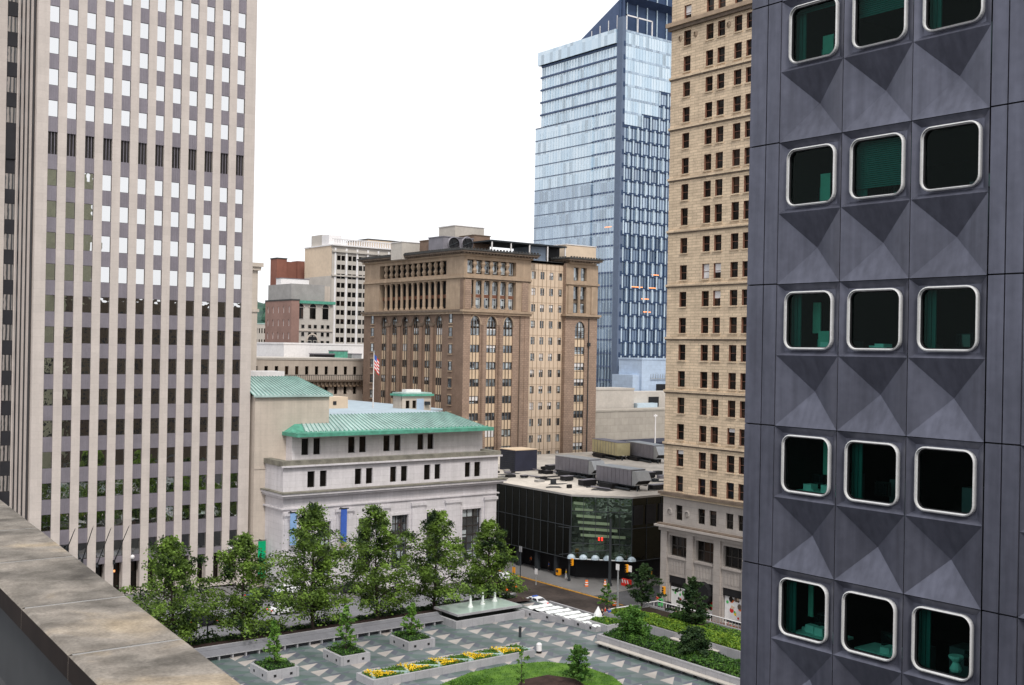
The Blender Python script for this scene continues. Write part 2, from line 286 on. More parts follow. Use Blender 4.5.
# ------------------------------------------------------------------ mesh builder
class MB:
    def __init__(s): s.v, s.f, s.m, s.mats = [], [], [], []
    def mi(s, m):
        if m not in s.mats: s.mats.append(m)
        return s.mats.index(m)
    def poly(s, pts, m):
        n = len(s.v); s.v += [tuple(p) for p in pts]; s.f.append(tuple(range(n, n + len(pts)))); s.m.append(s.mi(m))
    def box(s, x0, x1, y0, y1, z0, z1, m):
        if x0 > x1: x0, x1 = x1, x0
        if y0 > y1: y0, y1 = y1, y0
        if z0 > z1: z0, z1 = z1, z0
        n = len(s.v); s.v += [(x, y, z) for z in (z0, z1) for y in (y0, y1) for x in (x0, x1)]
        for q in ((0, 2, 3, 1), (4, 5, 7, 6), (0, 1, 5, 4), (2, 6, 7, 3), (0, 4, 6, 2), (1, 3, 7, 5)):
            s.f.append(tuple(n + i for i in q)); s.m.append(s.mi(m))
    def fb(s, fc, u0, u1, v0, v1, w0, w1, m):
        a, b = fc.P(u0, v0, w0), fc.P(u1, v1, w1); s.box(a[0], b[0], a[1], b[1], a[2], b[2], m)
    def fq(s, fc, u0, u1, v0, v1, w, m):
        p = [fc.P(u0, v0, w), fc.P(u1, v0, w), fc.P(u1, v1, w), fc.P(u0, v1, w)]; s.poly(p if fc.ax == 'y' else p[::-1], m)
    def prism(s, pts, z0, z1, m, mtop=None, zf=None):
        n = len(pts); a = [(p[0], p[1], z0) for p in pts]; b = [(p[0], p[1], z1) for p in pts]
        for i in range(n): j = (i + 1) % n; s.poly([a[i], a[j], b[j], b[i]], m)
        s.poly(b, mtop or m); s.poly(a[::-1], m)
    def tube(s, pts, rs, m, n=6, cap=True):
        rings = []
        for i, p in enumerate(pts):
            p = Vector(p); d = Vector(pts[min(i + 1, len(pts) - 1)]) - Vector(pts[max(i - 1, 0)])
            if d.length < 1e-6: d = Vector((0, 0, 1))
            d.normalize(); a = d.cross(Vector((0, 0, 1)) if abs(d.z) < .9 else Vector((1, 0, 0))).normalized(); b = d.cross(a)
            r = rs[i] if isinstance(rs, (list, tuple)) else rs; k = len(s.v)
            s.v += [tuple(p + (a * math.cos(t) + b * math.sin(t)) * r) for t in [2 * math.pi * j / n for j in range(n)]]
            rings.append(k)
        mi = s.mi(m)
        for k0, k1 in zip(rings, rings[1:]):
            for j in range(n): s.f.append((k0 + j, k0 + (j + 1) % n, k1 + (j + 1) % n, k1 + j)); s.m.append(mi)
        if cap:
            s.f.append(tuple(range(rings[0], rings[0] + n))); s.m.append(mi); s.f.append(tuple(range(rings[-1], rings[-1] + n))); s.m.append(mi)
    def wall(s, fc, U0, U1, V0, V1, us, vs, m, mr=None, d=.3, w=0., skip=()):
        """a wall sheet with real openings at every (us x vs) cell, and reveals d deep"""
        us = sorted(us); vs = sorted(vs); ue = [U0]; ve = [V0]
        for a, b in us: ue += [a, b]
        for a, b in vs: ve += [a, b]
        ue.append(U1); ve.append(V1); mr = mr or m
        for i in range(len(ue) - 1):
            for j in range(len(ve) - 1):
                if ue[i + 1] - ue[i] < 1e-5 or ve[j + 1] - ve[j] < 1e-5: continue
                if i % 2 and j % 2 and (i // 2, j // 2) not in skip:
                    a, b, c, e = ue[i], ue[i + 1], ve[j], ve[j + 1]
                    s.poly([fc.P(a, c, w), fc.P(b, c, w), fc.P(b, c, w - d), fc.P(a, c, w - d)], mr)
                    s.poly([fc.P(a, e, w), fc.P(b, e, w), fc.P(b, e, w - d), fc.P(a, e, w - d)], mr)
                    s.poly([fc.P(a, c, w), fc.P(a, e, w), fc.P(a, e, w - d), fc.P(a, c, w - d)], mr)
                    s.poly([fc.P(b, c, w), fc.P(b, e, w), fc.P(b, e, w - d), fc.P(b, c, w - d)], mr)
                else: s.fq(fc, ue[i], ue[i + 1], ve[j], ve[j + 1], w, m)
    def build(s, name, loc=(0, 0, 0), smooth=False):
        me = bpy.data.meshes.new(name)
        me.from_pydata([(v[0] - loc[0], v[1] - loc[1], v[2] - loc[2]) for v in s.v], [], s.f)
        for q in s.mats: me.materials.append(M[q])
        me.polygons.foreach_set('material_index', s.m)
        if smooth: me.polygons.foreach_set('use_smooth', [True] * len(s.f))
        me.update(); o = bpy.data.objects.new(name, me); COL.objects.link(o); return o
def tag(o, label=None, cat=None, group=None, kind=None):
    if label: o['label'] = label
    if cat: o['category'] = cat
    if group: o['group'] = group
    if kind: o['kind'] = kind
    return o
class Thing:
    def __init__(s, name, label, cat, loc=(0, 0, 0), group=None, local=False):
        s.r = bpy.data.objects.new(name, None); COL.objects.link(s.r); s.r.location = loc; s.r.empty_display_size = .5
        tag(s.r, label, cat, group); s.o = (0, 0, 0) if local else loc
    def part(s, name, mb, parent=None, label=None, smooth=False, kind=None):
        o = mb.build(name, s.o, smooth); o.parent = parent or s.r; tag(o, label, None, None, kind); return o
def solo(name, mb, label, cat, loc=(0, 0, 0), group=None, smooth=False):
    o = mb.build(name, loc, smooth); o.location = loc; return tag(o, label, cat, group)
def struct(name, mb): o = mb.build(name); return tag(o, None, None, None, 'structure')
def copy_tree(o, label=None, parent=None):
    c = o.copy(); COL.objects.link(c)
    if parent: c.parent = parent
    if label: c['label'] = label
    for ch in [q for q in o.children]: copy_tree(ch, None, c)
    return c
def windows(T, name, fc, rects, glassm, framem=None, d=.3, fwd=.07, mull=(0, 0), blind=0., cap=100, w=0., blindm='white_wall', parent=None, sill=None):
    rects = sorted(rects, key=lambda r: -((r[1] - r[0]) * (r[3] - r[2])) / (Vector(fc.P(r[0], r[2])).length ** 2))
    rest = MB()
    for i, (a, b, c, e) in enumerate(rects):
        q = MB() if i < cap else rest
        q.fq(fc, a, b, c, e, w - d, glassm)
        if sill: q.fb(fc, a - .12, b + .12, c - .18, c, w - d, w + .16, sill)
        if framem:
            f0, f1 = w - d + .01, w - d + .08
            q.fb(fc, a, a + fwd, c, e, f0, f1, framem); q.fb(fc, b - fwd, b, c, e, f0, f1, framem)
            q.fb(fc, a + fwd, b - fwd, c, c + fwd, f0, f1, framem); q.fb(fc, a + fwd, b - fwd, e - fwd, e, f0, f1, framem)
            for k in range(1, mull[0] + 1):
                x = a + (b - a) * k / (mull[0] + 1); q.fb(fc, x - fwd / 2, x + fwd / 2, c + fwd, e - fwd, f0, f1 - .01, framem)
            for k in range(1, mull[1] + 1):
                x = c + (e - c) * k / (mull[1] + 1); q.fb(fc, a + fwd, b - fwd, x - fwd / 2, x + fwd / 2, f0, f1 - .02, framem)
        if blind and R.random() < blind:
            h = (e - c) * R.choice((.25, .4, .5, .6, .95)); q.fq(fc, a + .03, b - .03, e - h, e - .03, w - d + .005, blindm)
        if q is not rest: T.part(name, q, parent)
    if rest.v: T.part(name, rest, parent, kind='stuff')
def arch_fill(mb, fc, u0, u1, vs, vt, m, w=0., n=8):
    """masonry left between a round arch and the square opening around it"""
    cx, r = (u0 + u1) / 2, (u1 - u0) / 2; rv = vt - vs
    pts = [(cx + r * math.cos(math.pi * (1 - k / n)), vs + rv * math.sin(math.pi * k / n)) for k in range(n + 1)]
    for a, b in zip(pts, pts[1:]): mb.poly([fc.P(a[0], a[1], w), fc.P(b[0], b[1], w), fc.P(b[0], vt, w), fc.P(a[0], vt, w)], m)
    for a, b in zip(pts, pts[1:]): mb.poly([fc.P(a[0], a[1], w), fc.P(b[0], b[1], w), fc.P(b[0], b[1], w - .35), fc.P(a[0], a[1], w - .35)], m)
def archivolt(mb, fc, u0, u1, vs, vt, m, t=.3, w0=0., w1=.15, n=10):
    cx, r = (u0 + u1) / 2, (u1 - u0) / 2; rv = vt - vs
    for k in range(n):
        a0, a1 = math.pi * (1 - k / n), math.pi * (1 - (k + 1) / n)
        q = [(cx + (r + e) * math.cos(a), vs + (rv + e) * math.sin(a)) for a, e in ((a0, 0), (a1, 0), (a1, t), (a0, t))]
        mb.poly([fc.P(*p, w1) for p in q], m)
        mb.poly([fc.P(*q[3], w1), fc.P(*q[2], w1), fc.P(*q[2], w0), fc.P(*q[3], w0)], m)
        mb.poly([fc.P(*q[0], w1), fc.P(*q[1], w1), fc.P(*q[1], w0), fc.P(*q[0], w0)], m)

exec_parts = []
# ================================================================== THE SETTING
g = MB()
xs = [-1500, 60, 100, 6000]
for a, b in zip(xs, xs[1:]):
    g.poly([(a, -1500, gz(a) - .05), (b, -1500, gz(b) - .05), (b, 7000, gz(b) - .05), (a, 7000, gz(a) - .05)], 'asphalt')
struct('ground', g)
def strip(name, x0, x1, y0, y1, dz, m, thick=0.):
    q = MB(); ks = sorted({x0, x1} | {k for k in (60, 100) if x0 < k < x1})
    for a, b in zip(ks, ks[1:]):
        q.poly([(a, y0, gz(a) + dz), (b, y0, gz(b) + dz), (b, y1, gz(b) + dz), (a, y1, gz(a) + dz)], m)
        if thick:
            for y in (y0, y1): q.poly([(a, y, gz(a) + dz), (b, y, gz(b) + dz), (b, y, gz(b) + dz - thick), (a, y, gz(a) + dz - thick)], 'kerb')
    if thick:
        for x in (x0, x1): q.poly([(x, y0, gz(x) + dz), (x, y1, gz(x) + dz), (x, y1, gz(x) + dz - thick), (x, y0, gz(x) + dz - thick)], 'kerb')
    return struct(name, q)
strip('road', -200, 107, 122, 145, -.02, 'asphalt_light')
strip('road', 107, 117.5, -60, 118, -.02, 'asphalt')
strip('road', 107, 117.5, 118, 420, -.016, 'asphalt_brown')
strip('road', 117.5, 420, 120.6, 130.5, -.012, 'asphalt')
strip('pavement', 30, 106.6, 146, 157, .12, 'pave', .17)
strip('pavement', 20, 103.5, 119.6, 122, .12, 'pave', .17)
strip('pavement', 117.5, 136, 131.5, 420, .12, 'pave', .17)
strip('pavement', 117.5, 121, -20, 119.8, .12, 'brick_pave', .17)
strip('pavement', 104.2, 107, -20, 117, .12, 'pave', .17)
q = MB()
for k in range(9): q.box(107.6 + k * 1.1, 108.1 + k * 1.1, 119.2, 122.4, -2.99, -2.985, 'paint_w')
for k in range(16): q.box(112.1, 112.25, 60 + k * 3.6, 62 + k * 3.6, -2.99, -2.985, 'paint_y')
q.box(116.9, 117.1, 124, 168, -2.99, -2.985, 'paint_y'); q.box(117.2, 117.4, 128, 168, -2.99, -2.985, 'paint_y')
struct('road_markings', q)
# plaza deck
q = MB()
q.prism([(10, 30), (104, 30), (104, 103.6), (93.5, 103.6), (93.5, 118), (93, 119.4), (10, 119.4)], -3.04, 2.0, 'granite', 'harlequin')
struct('plaza', q)
# hill with far woods
hb = MB(); nx, ny = 60, 14
def hp(i, j):
    x = -200 + i * 30.; y = 1500 + j * 60.
    h = 118 * math.sin(min(1, j / 7) * math.pi / 2) * (.72 + .28 * math.sin(i * .21 + 1)) + 6 * math.sin(i * 1.3 + j) - 3
    return (x, y, h)
for i in range(nx):
    for j in range(ny): hb.poly([hp(i, j), hp(i + 1, j), hp(i + 1, j + 1), hp(i, j + 1)], 'leaf_hill')
struct('hill', hb)
fb = MB(); rr = random.Random(5)
for k in range(2600):
    i, j = rr.uniform(8, 36), rr.uniform(0, 9); i0, j0 = int(i), int(j); p = Vector(hp(i0, j0)).lerp(Vector(hp(i0 + 1, j0 + 1)), i - i0)
    r = rr.uniform(5, 9); pts = []
    n0 = len(fb.v); seg = 6
    for a in range(seg):
        for b in range(3):
            t = b / 2 * 1.4; ra = r * math.cos(t) * rr.uniform(.8, 1.2)
            fb.v.append((p.x + ra * math.cos(a * 1.047), p.y + ra * math.sin(a * 1.047), p.z + r * math.sin(t) * 1.2))
    for a in range(seg):
        for b in range(2):
            fb.f.append((n0 + a * 3 + b, n0 + (a + 1) % seg * 3 + b, n0 + (a + 1) % seg * 3 + b + 1, n0 + a * 3 + b + 1)); fb.m.append(fb.mi('leaf_hill'))
o = solo('wooded_hillside', fb, 'dense green woods covering the far hillside', 'woods'); o['kind'] = 'stuff'

# ================================================================== DARK PANEL BUILDING (right foreground)
FA = Face('x', 23.3); CW = 1.93; ZS = [40.5 + 3.67 * k for k in range(-5, 5)]
T = Thing('panel_office_building', 'dark blue grey metal building with pyramid-pressed panels and round-cornered windows', 'building', (23.3, 20, 0))
def rrect(u0, u1, v0, v1, r, n=6):
    pts = []
    for cx, cy, a0 in ((u1 - r, v1 - r, 0), (u0 + r, v1 - r, 90), (u0 + r, v0 + r, 180), (u1 - r, v0 + r, 270)):
        for k in range(n + 1): a = rad(a0 + 90 * k / n); pts.append((cx + r * math.cos(a), cy + r * math.sin(a)))
    return pts
def ring(mb, fc, A, wa, B, wb, m):
    n = len(A)
    for i in range(n): j = (i + 1) % n; mb.poly([fc.P(*A[i], wa), fc.P(*A[j], wa), fc.P(*B[j], wb), fc.P(*B[i], wb)], m)
groups = [19.11, 19.11 - 6.62, 19.11 - 13.24]
nwin = 0; room_id = 0
for gi, g0 in enumerate(groups):
    for zs in ZS:
        for k in range(3):
            u1 = g0 - CW * k - .008; u0 = g0 - CW * (k + 1) + .008
            xp = MB(); v0, v1 = zs + .004, zs + 1.83; cu, cv = (u0 + u1) / 2, (v0 + v1) / 2
            rim = [(u0, v0), (u1, v0), (u1, v1), (u0, v1)]
            for i in range(4): a, b = rim[i], rim[(i + 1) % 4]; xp.poly([FA.P(*a), FA.P(*b), FA.P(cu, cv, -.38)], 'alcoa')
            T.part('pyramid_panel', xp)
            wp = MB(); v0, v1 = zs - 1.84, zs - .012
            fu0, fu1, fv0, fv1 = cu - .735, cu + .755, v0 + .15, v1 - .19
            out = rrect(u0, u1, v0, v1, .001); inn = rrect(fu0 - .03, fu1 + .03, fv0 - .03, fv1 + .03, .001)
            ring(wp, FA, out, 0, inn, -.13, 'alcoa')
            fo = rrect(fu0, fu1, fv0, fv1, .27)
            ring(wp, FA, inn, -.13, fo, -.13, 'alcoa')
            wpo = T.part('window_panel', wp)
            fr_ = MB(); f2 = rrect(fu0 + .03, fu1 - .03, fv0 + .03, fv1 - .03, .24)
            f3 = rrect(fu0 + .055, fu1 - .055, fv0 + .055, fv1 - .055, .20); f4 = rrect(fu0 + .075, fu1 - .075, fv0 + .075, fv1 - .075, .18)
            ring(fr_, FA, fo, -.13, fo, -.03, 'silver'); ring(fr_, FA, fo, -.03, f2, -.01, 'silver'); ring(fr_, FA, f2, -.01, f2, -.09, 'silver')
            ring(fr_, FA, f2, -.07, f3, -.08, 'silver'); ring(fr_, FA, f3, -.08, f4, -.09, 'gasket'); ring(fr_, FA, f4, -.09, f4, -.2, 'gasket')
            wo_ = T.part('window', fr_)
            pn = MB(); pn.poly([FA.P(*p, -.14) for p in f4[::-1]], 'pane'); T.part('pane', pn, wo_)
        if gi < 2:   # the office behind this bay of three windows
            ub, ua = g0 - .05, g0 - CW * 3 + .05; rm = MB(); zf, zc = zs - 2.75, zs + .15
            rm.box(23.9, 30, ua, ub, zf - .1, zf, 'room'); rm.box(23.9, 30, ua, ub, zc, zc + .1, 'room')
            rm.box(30, 30.1, ua, ub, zf, zc, 'room'); rm.box(23.9, 30, ua - .05, ua, zf, zc, 'room'); rm.box(23.9, 30, ub, ub + .05, zf, zc, 'room')
            T.part('office_interior', rm)
# flat strips, seams
stp = MB()
for gi, g0 in enumerate(groups):
    b = g0 - CW * 3
    for (a1, a0) in (((g0 + 1.0, g0 + .45), (g0 + .435, g0 + .008)) if gi == 0 else ((g0 + .80, g0 + .42), (g0 + .405, g0 + .008))):
        for zs in ZS: stp.fb(FA, a0, a1 - .015, zs - 3.66 + .012, zs - .012, -.1, .035 if (a1 - a0) < .41 else .02, 'alcoa')
stp.fb(Face('x', 23.3), groups[-1] - 12, groups[-1] - CW * 3 - .01, 0, 62, -.1, .02, 'alcoa')
T.part('flat_panel_strip', stp)
cb = MB()
bk = 'gasket'
cb.box(23.62, 55, -18, 20.04, -3, 62, 'alcoa')   # main mass is replaced below by a shell that leaves the offices open
cb = MB()
for (y0, y1) in ((19.16, 20.04), (19.11 - 6.62 + .06, 19.11 - 5.85), ): cb.box(23.405, 31, y0, y1, -3, 60.6, 'gasket')
cb.box(31, 55, -18, 20.04, -3, 60.6, 'alcoa'); cb.box(23.405, 31, -18, -.0, -3, 60.6, 'gasket')
cb.box(23.2, 55.1, -18, 20.2, 60.6, 61.4, 'alcoa'); cb.box(23.3, 55, -18, 20.1, -3, ZS[0] - 3.7, 'alcoa')
T.part('core_wall', cb)
end = MB(); end.box(23.31, 55, 20.041, 20.1, -3, 60.6, 'alcoa'); T.part('end_wall', end)
# things seen inside the offices
def inside(row, colk, g0=19.11):
    zs = 40.5 - 3.67 * (row - 2); u1 = g0 - CW * colk; return zs, u1
it = MB()
for row, col, top in ((1, 2, .45), (2, 2, .82), (1, 1, .1)):
    zs, u = inside(row, col - 1); zt = zs - .2
    n = int(top * 30)
    for k in range(n): it.box(23.66, 23.69, u - 1.75, u - .18, zt - .05 * k - .035, zt - .05 * k, 'blind')
T.part('venetian_blind', it)
it = MB()
for row, col, du, w_, z0, z1, dep in ((1, 1, .75, .55, -1.9, -.9, .5), (2, 1, .75, .5, -1.9, -.8, .5), (3, 1, .5, .4, -1.25, -.45, .6), (4, 1, .75, .35, -1.5, -.4, .8), (5, 1, .5, .25, -1.3, -.3, .6), (3, 1, .85, .55, -1.9, -1.2, .4)):
    zs, u = inside(row, col - 1); it.box(23.6 + dep, 23.64 + dep, u - du - w_ / 2, u - du + w_ * .1, zs + z0, zs + z1, 'curtain'); it.box(23.7 + dep, 23.74 + dep, u - du + w_ * .12, u - du + w_ * .3, zs + z0, zs + z0 + (z1 - z0) * .7, 'blind')
T.part('curtain', it)
it = MB()
for row, col in ((3, 2), (5, 1), (2, 2), (3, 1), (4, 1), (5, 2)):
    zs, u = inside(row, col - 1); it.box(23.75, 24.6, u - 1.6, u - .3, zs - 1.72, zs - 1.66, 'desk')
    for k in range(4): a = R.uniform(.35, 1.3); it.box(23.8 + R.random() * .3, 24.2, u - a - .25, u - a, zs - 1.659, zs - 1.66 + R.uniform(.04, .2), 'desk')
T.part('desk', it)
for row in range(0, 8):
    for col in (1, 2, 3):
        zs, u = inside(row, col - 1)
        it = MB(); it.box(24.5, 24.54, u - .8, u - .7, zs - 2.7, zs - 2.6, 'room')
        if R.random() < .75: a = R.uniform(.25, 1.2); it.box(24.7, 25.3, u - a - .5, u - a, zs - 2.7, zs - R.uniform(1.2, 1.6), 'unit_grey')
        if R.random() < .6: a = R.uniform(.3, 1.1); it.box(24.3, 24.36, u - a - .42, u - a, zs - 1.6, zs - 1.25, 'gasket'); it.box(24.25, 24.29, u - a - .38, u - a - .04, zs - 1.57, zs - 1.28, 'car_glass')
        T.part('office_furniture', it)
it = MB()
for row in range(0, 8):
    for col in (1, 2, 3):
        zs, u = inside(row, col - 1)
        if (row + col) % 2 == 0:
            for k in range(5): it.tube([(23.75 + .02 * (k % 2), u - .17 - k * .06, zs - 1.9), (23.75 + .02 * (k % 2), u - .17 - k * .06, zs - .12)], .035, 'blind', 5)
T.part('drape', it)
it = MB(); zs, u = inside(5, 2)
it.tube([(23.9, u - 1.0, zs - 1.66), (23.9, u - 1.0, zs - 1.6), (23.9, u - 1.0, zs - 1.45), (23.9, u - 1.0, zs - 1.35), (23.9, u - 1.0, zs - 1.3)], [.12, .14, .07, .16, .17], 'desk', 10)
T.part('vase', it)

# ================================================================== THE TERRACE THE PHOTO IS TAKEN FROM
T = Thing('stone_parapet', 'weathered grey coping stones of the terrace parapet in the lower left corner', 'parapet', (2, 5, 32))
def pl(y, inner=False): return (1.5 + .06 * (y - 4.7)) if inner else (1.985 + .085 * (y - 4.4))
ys = [-4, -1.2, .4, 1.8, 3.1, 4.15, 5.2, 6.25, 7.6, 8.9, 10.2, 11.5, 13, 15]
for a, b in zip(ys, ys[1:]):
    q = MB(); a2, b2 = a + .0025, b - .0025; z0, z1 = 33.48, 33.6
    pts = [(pl(a2, 1), a2 + .03), (pl(a2), a2), (pl(b2), b2), (pl(b2, 1), b2 + .03)]
    bv = .012
    tp = [(pl(a2, 1) + bv, a2 + bv, z1), (pl(a2) - bv, a2 + bv, z1), (pl(b2) - bv, b2 - bv, z1), (pl(b2, 1) + bv, b2 - bv, z1)]
    bt = [(p[0], p[1], z1 - bv) for p in pts]; bb_ = [(p[0], p[1], z0) for p in pts]
    q.poly(tp, 'parapet')
    for i in range(4):
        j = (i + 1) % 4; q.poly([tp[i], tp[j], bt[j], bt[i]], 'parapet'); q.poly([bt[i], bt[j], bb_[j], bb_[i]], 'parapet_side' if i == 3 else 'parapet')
    T.part('coping_stone', q)
q = MB(); q.poly([(pl(-4, 1) + .01, -4, 33.598), (pl(-4) - .01, -4, 33.598), (pl(15) - .01, 15, 33.598), (pl(15, 1) + .01, 15, 33.598)], 'concrete'); T.part('joint_mortar', q)
q = MB(); e = .06
q.prism([(pl(-4, 1) + e, -4), (pl(-4) - e, -4), (pl(15) - e, 15), (pl(15, 1) + e, 15)], 20, 33.48, 'gutter'); T.part('parapet_wall', q)
q = MB(); q.prism([(-14, -14), (pl(-4, 1), -14), (pl(15, 1) + .05, 15), (-14, 15)], 32.9, 33.0, 'gutter'); T.part('terrace_floor', q)
T = Thing('terrace_building', 'building under the terrace, below the parapet in the lower left corner', 'building', (-6, 0, 0))
q = MB(); q.prism([(-14, -14), (1.2, -14), (2.3, 15), (-14, 15)], 0, 32.89, 'concrete'); T.part('wall', q)
# blocks behind the camera, seen only as reflections
for nm, lab, x0, x1, y0, y1, h, mm in (('brick_tower', 'tall brown brick tower across the square behind the camera, seen in window reflections', 80, 107, -60, -34, 88, 'hotel_win'),
        ('brick_block', 'brown brick block across the square behind the camera, seen in window reflections', 99, 168, -62, -32, 49, 'hotel'),
        ('brick_annex', 'low brown block behind the camera beside the terrace, seen in window reflections', -60, 20, -80, -40, 44, 'hotel')):
    T = Thing(nm, lab, 'building', (x0, y0, 0)); q = MB(); q.box(x0, x1, y0, y1, -3, h, mm); T.part('wall', q)
    q = MB()
    for k in range(int((h - 8) / 3.6)):
        for j in range(int((x1 - x0) / 3)):
            if mm == 'hotel' or k < 8: q.box(x0 + 1 + j * 3, x0 + 2.2 + j * 3, y1, y1 + .05, 6 + k * 3.6, 7.8 + k * 3.6, 'louver')
    T.part('window', q, kind='stuff')

# ================================================================== LEFT TOWER
FT = Face('y', 157.); P0, PITCH, WW = 42.08, 2.41, 1.27; FL = 4.19
T = Thing('pier_office_tower', 'tall office tower on the left with pale stone piers, grey spandrels and square windows', 'building', (56, 157, 0))
cols = [(P0 + i * PITCH, P0 + i * PITCH + WW) for i in range(12)]
tops = [58.0 - FL * k for k in range(13)] + [67.2 + FL * k for k in range(9)]
TOP = 104
edges = [40.6] + [c[1] for c in cols]; ends = [c[0] for c in cols] + [71.5]
for i, (a, b) in enumerate(zip(edges, ends)):
    q = MB(); wd = 0 if 0 < i < 12 else 0
    if i in (0,): q.fb(FT, a, b, -.2, TOP, -.6, .12, 'tower_stone')
    elif i == 12: q.fb(FT, a, b, -.5, TOP, -.6, .12, 'tower_stone')
    else:
        q.fb(FT, a, b, -.2, TOP, -.6, .12, 'tower_stone')
    T.part('pier', q)
for i, (a, b) in enumerate(cols):
    q = MB(); segs = []; tp = sorted(tops)
    lo = 4.6
    for t_ in tp:
        if t_ - 2.2 > lo: segs.append((lo, t_ - 2.2))
        lo = t_
    segs.append((lo, TOP))
    out = []
    for s0, s1 in segs:
        if s0 < 61.5 < s1: out += [(s0, 60.0), (63.0, s1)]
        else: out.append((s0, s1))
    for s0, s1 in out:
        q.fb(FT, a, b, s0, s1, -.5, -.03, 'tower_spandrel')
        for k in range(1, 4): q.fb(FT, a + (b - a) * k / 4 - .03, a + (b - a) * k / 4 + .03, s0 + .05, s1 - .05, -.03, .0, 'tower_spandrel')
    q.fb(FT, a, b, 4.6, TOP - .1, -.56, -.5, 'tower_spandrel'); T.part('spandrel_strip', q)
    q = MB()
    q.fb(FT, a, b, 60.0, 63.0, -.55, -.4, 'louver')
    for k in range(6): q.fb(FT, a + (b - a) * k / 6 + .05, a + (b - a) * k / 6 + .12, 60, 63, -.4, -.2, 'frame_dark' if k % 2 else 'tower_spandrel')
    T.part('louver_panel', q)
    q = MB(); q.fb(FT, a, b, .2, 4.6, -1.3, -1.2, 'dark_glass'); q.fb(FT, a, b, -.2, .2, -1.3, 0, 'tower_stone')
    if i == 4: q.fb(FT, a + .4, a + .65, 3.1, 3.4, -1.19, -1.1, 'orangelit')
    T.part('ground_floor_window', q)
rects = [(a, b, t_ - 2.2, t_) for (a, b) in cols for t_ in tops]
windows(T, 'window', FT, rects, 'wall_glass', 'frame_dark', d=.12, fwd=.04)
# side wall and set-back wing
FS = Face('x', 40.6)
q = MB(); q.box(40.62, 71.3, 158.5, 195, -3, TOP, 'tower_stone'); T.part('core_wall', q)
q = MB()
for k in range(4): a = 159.2 + k * 2.2; q.fb(FS, a, a + 1.15, 0, TOP, -.02, .04, 'tower_stone')
T.part('side_pier', q)
q = MB()
for k in range(4): q.fb(FS, 158.05 + k * 2.2, 159.15 + k * 2.2, 0, TOP, -.01, .012, 'louver')
T.part('side_window_strip', q)
FW = Face('y', 166.5)
wc = [(FW.U(-60, 200), FW.U(-48, 200)), (FW.U(-28, 200), FW.U(-17, 200)), (FW.U(4.5, 200), FW.U(15.2, 200))]
q = MB(); q.wall(FW, 0, 40.6, -1, TOP, wc, [(1, TOP - 1)], 'tower_stone', d=.4); q.box(0, 40.6, 166.95, 195, -1, TOP, 'tower_stone'); T.part('wing_wall', q)
for a, b in wc:
    q = MB(); q.fb(FW, a, b, 4, TOP - 1, -.45, -.435, 'louver')
    for t_ in tops: q.fb(FW, a, b, t_ - 3.95 - (3 if abs(t_ - 67.2) < .1 else 0), t_ - 2.0, -.44, -.2, 'louver')
    T.part('wing_spandrel', q)
windows(T, 'wing_window', FW, [(a, b, t_ - 2.0, t_ + .25) for a, b in wc for t_ in tops], 'wall_glass', 'frame_dark', d=.4, fwd=.05, cap=40)
T.r.location = T.r.location
q = MB(); q.box(40.3, 71.8, 156.6, 195, TOP, TOP + 1.2, 'tower_stone'); T.part('roof', q)
# flagpoles leaning out from the piers, globe lamps
for i, (bx, by, tx, ty) in enumerate(((67, 549, 75, 529), (82, 561, 93, 527), (97, 565, 111, 528), (114, 562, 129, 526))):
    t2 = Thing('angled_flagpole', ('leftmost', 'second', 'third', 'rightmost')[i] + ' of four dark flagpoles leaning out from the left tower', 'flagpole', (FT.U(bx, by), 156.6, FT.V(bx, by)), 'flagpoles on the left tower')
    b0 = Vector(ony(bx, by, 156.6)); b1 = Vector(ony(tx, ty, 151.5))
    q = MB(); q.tube([b0, b1], [.09, .05], 'steel_dark'); t2.part('pole', q)
    q = MB(); q.tube([b1, b1 + (b1 - b0).normalized() * .25], [.12, .03], 'tower_stone', 8); t2.part('finial', q)
    q = MB(); q.box(b0.x - .15, b0.x + .15, 156.5, 156.67, b0.z - .3, b0.z + .3, 'steel_dark'); t2.part('bracket', q)
for i, (px, py) in enumerate(((132.5, 557), (230, 548))):
    b0 = ony(px, py, 156.2); t2 = Thing('globe_wall_lamp', ('white globe lamp on a tower pier right of the flagpoles', 'white globe lamp on the tower pier nearest the green banner')[i], 'lamp', b0, 'globe lamps on the left tower')
    q = MB(); q.tube([(b0[0], b0[1], b0[2] + .32 * math.sin(rad(a))) for a in (-80, -45, 0, 45, 80)], [.32 * math.cos(rad(a)) for a in (-80, -45, 0, 45, 80)], 'white_wall', 10); t2.part('globe', q, smooth=True)
    q = MB(); q.box(b0[0] - .05, b0[0] + .05, b0[1], 156.68, b0[2] - .45, b0[2] - .3, 'steel_dark'); t2.part('bracket', q)
# classical building peeking out behind the tower
T = Thing('corniced_stone_building', 'sliver of a pale corniced stone building behind the right edge of the left tower', 'building', (78, 300, 0))
FC = Face('y', 240.); uR = FC.U(257, 330); q = MB(); q.box(uR - 20, uR, 240, 260, -3, FC.V(258, 268), 'buff'); T.part('wall', q)
q = MB(); zt = FC.V(258, 267)
q.box(uR - 21, uR + .9, 239, 261, zt, zt + .9, 'buff'); q.box(uR - 20.6, uR + .5, 239.4, 260.6, zt - .8, zt, 'buff'); q.box(uR - 20.3, uR + .3, 239.7, 260.3, FC.V(257, 312), FC.V(257, 309), 'buff'); T.part('cornice', q)

